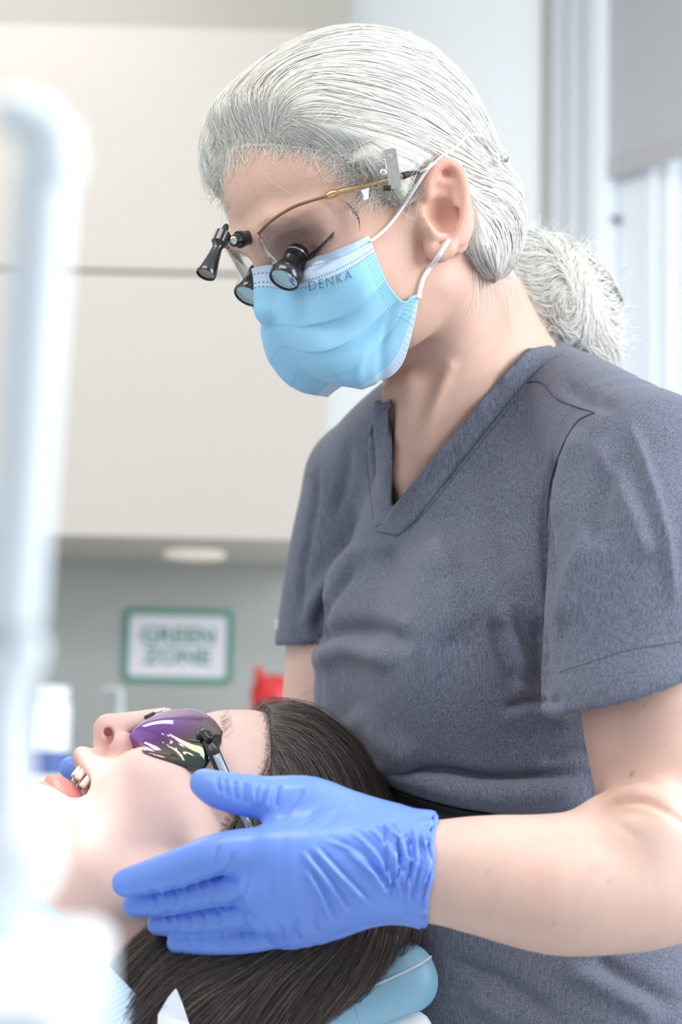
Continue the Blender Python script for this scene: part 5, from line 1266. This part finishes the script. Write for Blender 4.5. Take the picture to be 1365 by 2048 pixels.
nosep = tube('nose_pad', [GP(300, 1462, .012), GP(275, 1472, .012), GP(262, 1478, .013)], [.0012, .0016, .001], M_gf, sg, sides=8, smooth_n=10)
TMP = [GP(410, 1478, .064), GP(422, 1492, .0705), GP(432, 1514, .0735), GP(450, 1555, .0765), GP(475, 1610, .079), GP(500, 1665, .081), GP(520, 1715, .082)]
tp_ = catmull(TMP, 30); nrmT = np.cross(unit(TMP[5] - TMP[2]), unit(K(440, 1530, 1))); nrmT = unit(nrmT)
tdir = np.gradient(tp_, axis=0); tdir /= np.linalg.norm(tdir, axis=1, keepdims=True); twd = np.cross(tdir, -tp_ / np.linalg.norm(tp_, axis=1, keepdims=True)); twd /= np.linalg.norm(twd, axis=1, keepdims=True)
if twd[10, 0] < 0: twd = -twd
tw_ = np.interp(np.linspace(0, 1, 30), [0, .12, .25, 1], [.0026, .0036, .0042, .0038])
sheet('temple', np.array([tp_ + twd * (tw_ * q_)[:, None] for q_ in (-1, -.4, .4, 1)]), .0026, M_gf, sg)
# grey face of the temple with its lettering
fa = np.array([(tp_ + unit(-tp_[10]) * .0006 + twd * (tw_ * q_)[:, None])[9:] for q_ in (-.35, .2, .8)])
sheet('temple_face', fa, .0008, M_gt, sg)
me = text_mesh('NO', .0050, .0, 1.1); ti = 12
for v in me.vertices: v.co = to_world(tp_[ti] + twd[ti] * (tw_[ti] * .22 + v.co.y * .62) + unit(-tp_[ti]) * .0010 + tdir[ti] * v.co.x * -.8)
link('lettering', me, M_white, sg)
hg = tube('hinge', [GP(402, 1484, .058) + PF * .003, GP(412, 1476, .062) + PF * .003, GP(424, 1488, .068) + PF * .002], [.0030, .0036, .0030], M_gf, sg, sides=10, smooth_n=10)
box('lens_mark', to_world(LGp[15, 26] + unit(-LGp[15, 26]) * .0008), (.0035, .0004, .0003), M_gt, sg, R=np.stack([unit(LGp[15, 30] - LGp[15, 22]) @ KM, PL @ KM, PF @ KM]))
# ================================================================== gloved hands
M_glove = mat('nitrile_glove', (.18, .32, .86), .32, spec=.45, var=.05, vscale=25, bump=.12, bscale=260, sss=.0, coat=.0)
SG = SDF([-.150, 1.00, -.285], [.066, 1.19, -.120], .0012)
WR = K(832, 1740, 1.090)
MI, MM, MRg, MP = K(548, 1700, 1.080), K(520, 1765, 1.083), K(530, 1822, 1.092), K(572, 1858, 1.105)
for mc, r in ((MI, .0150), (MM, .0148), (MRg, .0135), (MP, .0120)):
    SG.tube([K(770, 1725 + (mc[2] - MM[2]) * -1200, 1.090), mc * .5 + K(700, 1735, 1.085) * .5 + (mc - MM) * .25, mc], [.021, .019, r], k=.012, n=8)
SG.tube([K(700, 1690, 1.090), K(600, 1720, 1.088)], [.018, .016], k=.014)
# thumb
SG.tube([K(770, 1668, 1.100), K(690, 1630, 1.100), K(618, 1600, 1.098), K(560, 1600, 1.098)], [.0175, .0150, .0140, .0130], k=.014, n=12)
SG.tube([K(630, 1640, 1.098), K(590, 1660, 1.094)], [.012, .011], k=.012)
SG.tube([K(575, 1601, 1.098), K(500, 1592, 1.100), K(440, 1580, 1.104), K(408, 1566, 1.108)], [.0128, .0125, .0112, .0085], k=.004, n=16)
# fingers
SG.tube([MI, K(440, 1708, 1.083), K(340, 1742, 1.092), K(252, 1766, 1.104)], [.0140, .0122, .0110, .0084], k=.003, n=22)
SG.tube([MM, K(430, 1780, 1.097), K(340, 1799, 1.109), K(270, 1809, 1.119)], [.0122, .0100, .0092, .0076], k=.0012, n=22)
SG.tube([MRg, K(450, 1834, 1.106), K(370, 1845, 1.116), K(316, 1848, 1.126)], [.0112, .0092, .0084, .0068], k=.0012, n=22)
SG.tube([MP, K(500, 1878, 1.108), K(420, 1885, 1.112), K(354, 1886, 1.117)], [.0102, .0082, .0074, .0062], k=.0012, n=22)
# hand into the wrist; the cuff flares a little at its rolled end
SG.tube([K(740, 1725, 1.092), WR], [.026, .0285], k=.014, n=6); SG.tube([WR, K(862, 1744, 1.088)], [.0285, .0315], k=.008)
SG.tube([K(770, 1700, 1.092), K(840, 1690, 1.09)], [.018, .016], k=.012)
cn = unit(K(1000, 1748, 1.088) - K(800, 1738, 1.09)); cn = unit(cn + np.array([0, 0, -.06])); cc = K(857, 1742, 1.088)
SG.cut(cn, float(cn @ cc)); 
SG.tube([K(845, 1742, 1.089), K(900, 1746, 1.088)], .0295, sub=True)
Vg, Qg = SG.mesh(smooth=2)
W_ = []
def cr(pts, w, a): W_.append((pts, w, a))
# wrinkles of the stretched rubber: fans on the back of the hand, rings on thumb and fingers, bunching at the cuff
for pts in ([(600, 1700), (650, 1760), (700, 1835)], [(622, 1690), (680, 1752), (742, 1815)], [(650, 1680), (720, 1712), (762, 1780)], [(700, 1660), (760, 1720), (790, 1800)], [(735, 1650), (780, 1700), (815, 1775)], [(762, 1640), (800, 1680), (830, 1740)],
            [(610, 1740), (640, 1790), (665, 1850)], [(690, 1700), (745, 1745), (780, 1800)]):
    cr(pts, 4.5, .0011); q_ = [(x + 9, y - 5) for x, y in pts]; cr(q_, 4.0, -.0009)
for pts in ([(600, 1650), (640, 1625), (680, 1598)], [(640, 1655), (690, 1625), (720, 1605)], [(560, 1640), (590, 1610), (610, 1575)]): cr(pts, 4, -.0008)
for x, y0, y1, sl in ((560, 1565, 1618, -6), (543, 1568, 1620, -10), (525, 1566, 1612, -4), (505, 1560, 1615, 8), (490, 1560, 1610, 4), (470, 1556, 1606, 8), (452, 1552, 1596, 6), (436, 1548, 1588, 8)):
    cr([(x, y0), (x + sl * .4 - 3, (y0 + y1) / 2), (x + sl, y1)], 3.6, .0010 if int(x) % 2 else -.0010)
for x, y0, y1 in ((300, 1775, 1828), (318, 1772, 1826), (340, 1768, 1822), (362, 1764, 1816), (390, 1758, 1812), (415, 1752, 1806)): cr([(x, y0), (x + 14, (y0 + y1) / 2), (x + 6, y1)], 3.4, .0007 * (1 if x % 4 else -1)); 
for x, y0, y1 in ((325, 1828, 1866), (345, 1826, 1864), (372, 1822, 1862), (400, 1818, 1858), (430, 1815, 1854)): cr([(x, y0), (x + 12, (y0 + y1) / 2), (x + 5, y1)], 3.2, .0007 * (1 if x % 2 else -1))
for x, y0, y1 in ((372, 1866, 1900), (400, 1862, 1900), (440, 1858, 1898), (480, 1855, 1898), (530, 1850, 1896), (560, 1850, 1890)): cr([(x, y0), (x + 8, (y0 + y1) / 2), (x + 4, y1)], 3.2, -.0006)
for pts in ([(440, 1690), (425, 1735)], [(425, 1760), (450, 1742), (470, 1700)], [(455, 1815), (490, 1790), (505, 1740)], [(520, 1850), (500, 1830), (480, 1835)], [(600, 1835), (590, 1860), (600, 1885)], [(640, 1810), (630, 1845), (640, 1870)]): cr(pts, 5, -.0008)
for i in range(13):
    x = 770 + i * 6.5; cr([(x + rng.normal() * 4, 1640 + rng.uniform(0, 30)), (x + 8 + rng.normal() * 6, 1725), (x - 6 + rng.normal() * 8, 1790 + rng.uniform(0, 30))], 3.6, .0012 * (1 if i % 2 else -1))
W_ = [(w_[0], w_[1], w_[2] * 1.6) for w_ in W_]
Vg = folds(Vg, Qg, W_)
ph = np.linspace(0, 1, len(Vg))
edge_d = (Vg - cc) @ cn; m = np.clip(1 - np.abs(edge_d) / .012, 0, 1); ang = np.arctan2((Vg - cc)[:, 2], (Vg - cc)[:, 1]); ng = vnormals(Vg, Qg)
Vg = Vg + ng * (m * .0012 * np.sin(ang * 11 + 2 * np.sin(ang * 3)))[:, None] + cn[None] * (m * .0010 * np.sin(ang * 5 + 1))[:, None]
glove = link('glove', mesh_np('glove', Vg, Qg, True, world=False), M_glove, dentist); glove['label'] = 'blue nitrile glove with wrinkled cuff, cupping the cheek of the patient'
bead = []
for a in np.linspace(0, 2 * np.pi, 72):
    e1_ = unit(np.cross(cn, [0, 1, 0])); e2_ = np.cross(cn, e1_); rr = .0305 + .0011 * math.sin(a * 7 + 1) + .0007 * math.sin(a * 13); bead.append(cc + cn * (.0004 + .0008 * math.sin(a * 5 + 1)) + rr * (math.cos(a) * e1_ + math.sin(a) * e2_))
Vb, Qb = tube_np(np.array(bead), .0014, 8, False); link('cuff_bead', mesh_np('cuff_bead', Vb, Qb, True, world=False), M_glove, glove)

# the far hand, holding the lip from behind
SR = SDF([-.24, 1.22, -.30], [-.02, 1.50, -.10], .0022)
FW_ = K(330, 1625, 1.43); FM = K(215, 1590, 1.36)
SR.tube([FW_ + [.012, .006, .003], FW_, K(270, 1610, 1.40), FM], [.030, .027, .026, .020], k=.01, n=10)
for pts, r in (([K(232, 1570, 1.36), K(180, 1552, 1.325), K(142, 1536, 1.298)], .0098), ([K(215, 1600, 1.36), K(170, 1590, 1.33), K(150, 1600, 1.305)], .0096), ([K(222, 1622, 1.37), K(185, 1622, 1.345), K(172, 1635, 1.32)], .0092), ([K(235, 1640, 1.375), K(205, 1645, 1.355), K(196, 1660, 1.335)], .0082), ([K(262, 1570, 1.385), K(222, 1530, 1.36), K(190, 1520, 1.345)], .0105)):
    SR.tube(pts, [r * 1.12, r, r * .86], k=.004, n=10)
Vr, Qr = SR.mesh(smooth=2); g2 = link('glove', mesh_np('glove', Vr, Qr, True, world=False), M_glove, dentist); g2['label'] = 'blue nitrile glove on the far hand, fingertip at the lip'
# ================================================================== dental chair, bib, instrument arm, operating lamp
M_leather = mat('blue_leather', (.27, .50, .66), .38, spec=.5, var=.04, vscale=60, bump=.25, bscale=420); M_shell = mat('white_shell', (.86, .87, .88), .3); M_thread = mat('pale_thread', (.62, .72, .76), .7)
ch_root = empty('dental_chair', to_world(G(-.2, 0, -.3)) * [1, 1, 0], 'pale blue leather dental chair with stitched headrest on a white shell', 'chair')
SHR = SDF(G(-.13, -.01, .03) - .20, G(-.13, -.01, .03) + .20, .0030)
HC = G(-.108, -.008, .024)
SHR.box(HC, (.0225, .095, .098), PR, rd=.020); SHR.tube([G(-.096, -.03, -.07), G(-.096, -.03, .13)], .004, k=.006, sub=True)
SHR.ell(G(-.075, 0, .03), (.045, .07, .12), PR, k=.02, sub=True)
Vq, Qq = SHR.mesh(smooth=2); hr = link('headrest', mesh_np('headrest', Vq, Qq, True, world=False), M_leather, ch_root)
BHR = bvh(Vq, Qq)
P = []
for x, y in catmull(np.array([(560, 2046), (700, 1990), (800, 1948), (845, 1926), (866, 1908), (862, 1896)], float), 60):
    h = cast(BHR, x, y, .0003)
    if h is not None: P.append(h)
P = np.array(P)
if len(P) > 4: tube('seam', P, .0009, M_thread, hr, sides=6)
bm = bmesh.new()
for i in range(len(P) - 1):
    p, q = P[i] + np.array([0, 0, -.0022]), P[i] * .4 + P[i + 1] * .6 + np.array([0, 0, -.0022]); Vv, Q_ = tube_np(to_world(np.array([p, q])), .0004, 4, False); vs = [bm.verts.new(v) for v in Vv]
    for f in Q_: bm.faces.new([vs[k_] for k_ in f])
o = link('stitching', bm_mesh('stitching', bm), M_thread, hr); o['kind'] = 'stuff'
def pbox(name, c, half, m, parent, bevel=.01, seg=4): return box(name, to_world(c), half, m, parent, R=PR @ KM, bevel=bevel, seg=seg)
pbox('headrest_shell', G(-.140, -.010, .012), (.012, .089, .095), M_shell, ch_root, .011)
pbox('headrest_bracket', G(-.20, -.01, -.03), (.012, .035, .10), M_steel, ch_root, .005)
pbox('backrest', G(-.205, -.01, -.42), (.045, .17, .30), M_leather, ch_root, .035, 6); pbox('backrest_shell', G(-.26, -.01, -.42), (.016, .15, .27), M_shell, ch_root, .014)
cb = to_world(G(-.27, 0, -.62)); cb[2] = 0
lathe('chair_base', cb, [0, 0, 1], [(0, 0), (.30, 0), (.30, .03), (.12, .06), (.10, .10), (.10, .55), (.08, .58), (0, .58)], M_shell, ch_root, k=False, sides=40)
box('seat', (cb[0] - .45, cb[1] - .12, .62), (.50, .24, .06), M_leather, ch_root, bevel=.04, seg=5)

# patient bib: ribbed paper over the chest
def bib_mat():
    m = mat('bib_paper', (.62, .80, .92), .75); nt = m.node_tree; N = nt.nodes; L = nt.links; a = N.new('ShaderNodeAttribute'); a.attribute_name = 'uvp'; sx = N.new('ShaderNodeSeparateXYZ'); L.new(a.outputs['Vector'], sx.inputs[0])
    k_ = N.new('ShaderNodeMath'); k_.operation = 'MULTIPLY'; k_.inputs[1].default_value = 420; L.new(sx.outputs[0], k_.inputs[0]); s_ = N.new('ShaderNodeMath'); s_.operation = 'SINE'; L.new(k_.outputs[0], s_.inputs[0])
    b = N.new('ShaderNodeBump'); b.inputs['Strength'].default_value = .6; b.inputs['Distance'].default_value = .0006; L.new(s_.outputs[0], b.inputs['Height']); L.new(b.outputs[0], N['Principled BSDF'].inputs['Normal']); return m
E_ = catmull([K(-30, 1770, 1.10), K(58, 1788, 1.115), K(104, 1816, 1.118), K(150, 1858, 1.115), (K(210, 1922, 1.11)), K(270, 1986, 1.105), K(345, 2066, 1.10), K(420, 2150, 1.09)], 60)
dn = unit(-PT_ * .95 - PF * .10 + np.array([0, -.35, -.15])); NB_ = 40; bg_ = []
for j in range(NB_):
    t = j / (NB_ - 1); sag = PF * (.010 * math.sin(t * 2.5)) + np.array([0, -.05, -.06]) * t * t
    bg_.append(E_ + dn * .42 * t + sag + (PF * .003 * np.sin(np.linspace(0, 14, 60) + t * 4)[:, None]) * t)
bib_g = np.array(bg_); uvb = np.stack(np.meshgrid(np.linspace(0, 1, 60), np.linspace(0, 1, NB_)), -1).reshape(-1, 2)
bo = sheet('dental_bib', bib_g, .0012, bib_mat(), None, uvb); tag(bo, 'pale blue ribbed paper bib across the chest of the patient', 'bib')
tag(plate('paper_napkin', [K(353, 1978, 1.092), K(338, 1996, 1.092), K(318, 2030, 1.09), K(316, 2085, 1.085), K(400, 2085, 1.085), K(378, 2046, 1.09), K(364, 2004, 1.092)], .0008, mat('napkin_paper', (.82, .85, .90), .7), None), 'white paper corner standing up beside the bib and the dark hair', 'napkin')

# instrument arm close to the camera
M_unit = mat('unit_white', (.84, .90, .95), .35, spec=.4)
DU = .43
un = empty('instrument_arm', to_world(K(-60, 2300, DU)) * [1, 1, 0], 'white instrument arm with elbow, joint and tray standing close in front of the patient', 'dental equipment')
tube('arm_tube', [K(88, 330, DU), K(66, 640, DU), K(45, 950, DU), K(22, 1260, DU)], .0068, M_unit, un, sides=24, smooth_n=20)
tube('elbow', [K(8, 232, DU + .004), K(38, 228, DU + .002), K(75, 252, DU), K(95, 310, DU)], [.0044, .0054, .0064, .0068], M_unit, un, sides=24, smooth_n=24)
lathe('collar', K(102, 275, DU), unit(K(66, 640, DU) - K(88, 330, DU)), [(0, -.004), (.0060, -.003), (.0070, .002), (.0072, .007), (.0070, .010), (.0060, .0115), (0, .014)], M_unit, un, sides=32)
SJ = SDF(K(20, 1500, DU) - .06, K(20, 1500, DU) + .07, .0016)
SJ.tube([K(30, 1262, DU), K(52, 1300, DU), K(20, 1345, DU)], [.0038, .005, .0052], k=.004); SJ.tube([K(10, 1340, DU), K(0, 1480, DU), K(10, 1640, DU), K(40, 1715, DU), K(10, 1800, DU), K(0, 1890, DU)], [.0062, .0067, .0071, .0078, .0067, .0064], k=.004, n=30)
SJ.ball(K(10, 1720, DU), .0115, k=.006)
Vj, Qj = SJ.mesh(smooth=2); link('joint', mesh_np('joint', Vj, Qj, True, world=False), M_unit, un)
tc_ = K(-30, 2010, DU - .02); box('tray', to_world(tc_), (.0235, .04, .011), M_unit, un, R=np.stack([RT, FW, UP]), bevel=.005, seg=4)
pc = to_world(K(-60, 2120, DU - .02)); box('post', (pc[0], pc[1], pc[2] / 2), (.018, .018, pc[2] / 2), M_unit, un, bevel=.004); lathe('foot', np.array([pc[0], pc[1], 0]), [0, 0, 1], [(0, 0), (.16, 0), (.16, .02), (.03, .04), (0, .04)], M_unit, un, k=False)

# operating lamp over the chair, outside the picture: it lights the mouth
mouth = K(135, 1612, 1.20)
nrl = np.cross(np.gradient(LGp, axis=1), np.gradient(LGp, axis=0)); nrl /= np.linalg.norm(nrl, axis=2, keepdims=True)
lpx, lpy = proj(LGp); jj, kk = np.unravel_index(np.argmin((lpx - 345) ** 2 + (lpy - 1490) ** 2), lpx.shape); vd = unit(LGp[jj, kk]); nn_ = nrl[jj, kk]
ldir = unit(vd - 2 * nn_ * (vd @ nn_)); lc = LGp[jj, kk] + ldir * .66          # where its diodes mirror in the tinted lens
ldir = unit(lc - mouth)
lw = to_world(lc); lr = empty('operating_lamp', lw, 'white dental operating lamp with small bright diodes above the chair', 'lamp')
lx = unit(np.cross(ldir, [0, 0, 1])); ly_ = np.cross(lx, ldir); LR = np.stack([lx, ly_, ldir])
box('housing', to_world(lc + ldir * .03), (.215, .085, .025), M_shell, lr, R=LR @ KM, bevel=.015, seg=4)
M_led = mat('lamp_diode', (1, 1, 1), .3, emit=(1, .98, .93), estr=40)
for i in range(5):
    p = lc + lx * ((i - 2) * .085) + ly_ * (.045 if i % 2 else -.045)
    lathe('diode', p, -ldir, [(.012, -.006), (.012, .0), (.009, .002), (0, .003)], M_led, lr, sides=20)
    l = bpy.data.lights.new('diode_beam', 'SPOT'); l.energy = 2.9; l.spot_size = math.radians(8.6); l.spot_blend = .55; l.shadow_soft_size = .006; l.color = (1, .97, .91)
    lo = bpy.data.objects.new('diode_beam', l); COL.objects.link(lo); pw = to_world(p - ldir * .004); lo.location = pw; lo.rotation_euler = (Vector(to_world(mouth)) - Vector(pw)).to_track_quat('-Z', 'Y').to_euler(); lo.parent = lr; lo.location = Vector(pw) - lr.location
tube('lamp_arm', [lc + ldir * .05, lc + ldir * .16 + UP @ KM.T * .1, lc + ldir * .2 + np.array([-.1, 0, .5])], .016, M_shell, lr, sides=16, smooth_n=20)
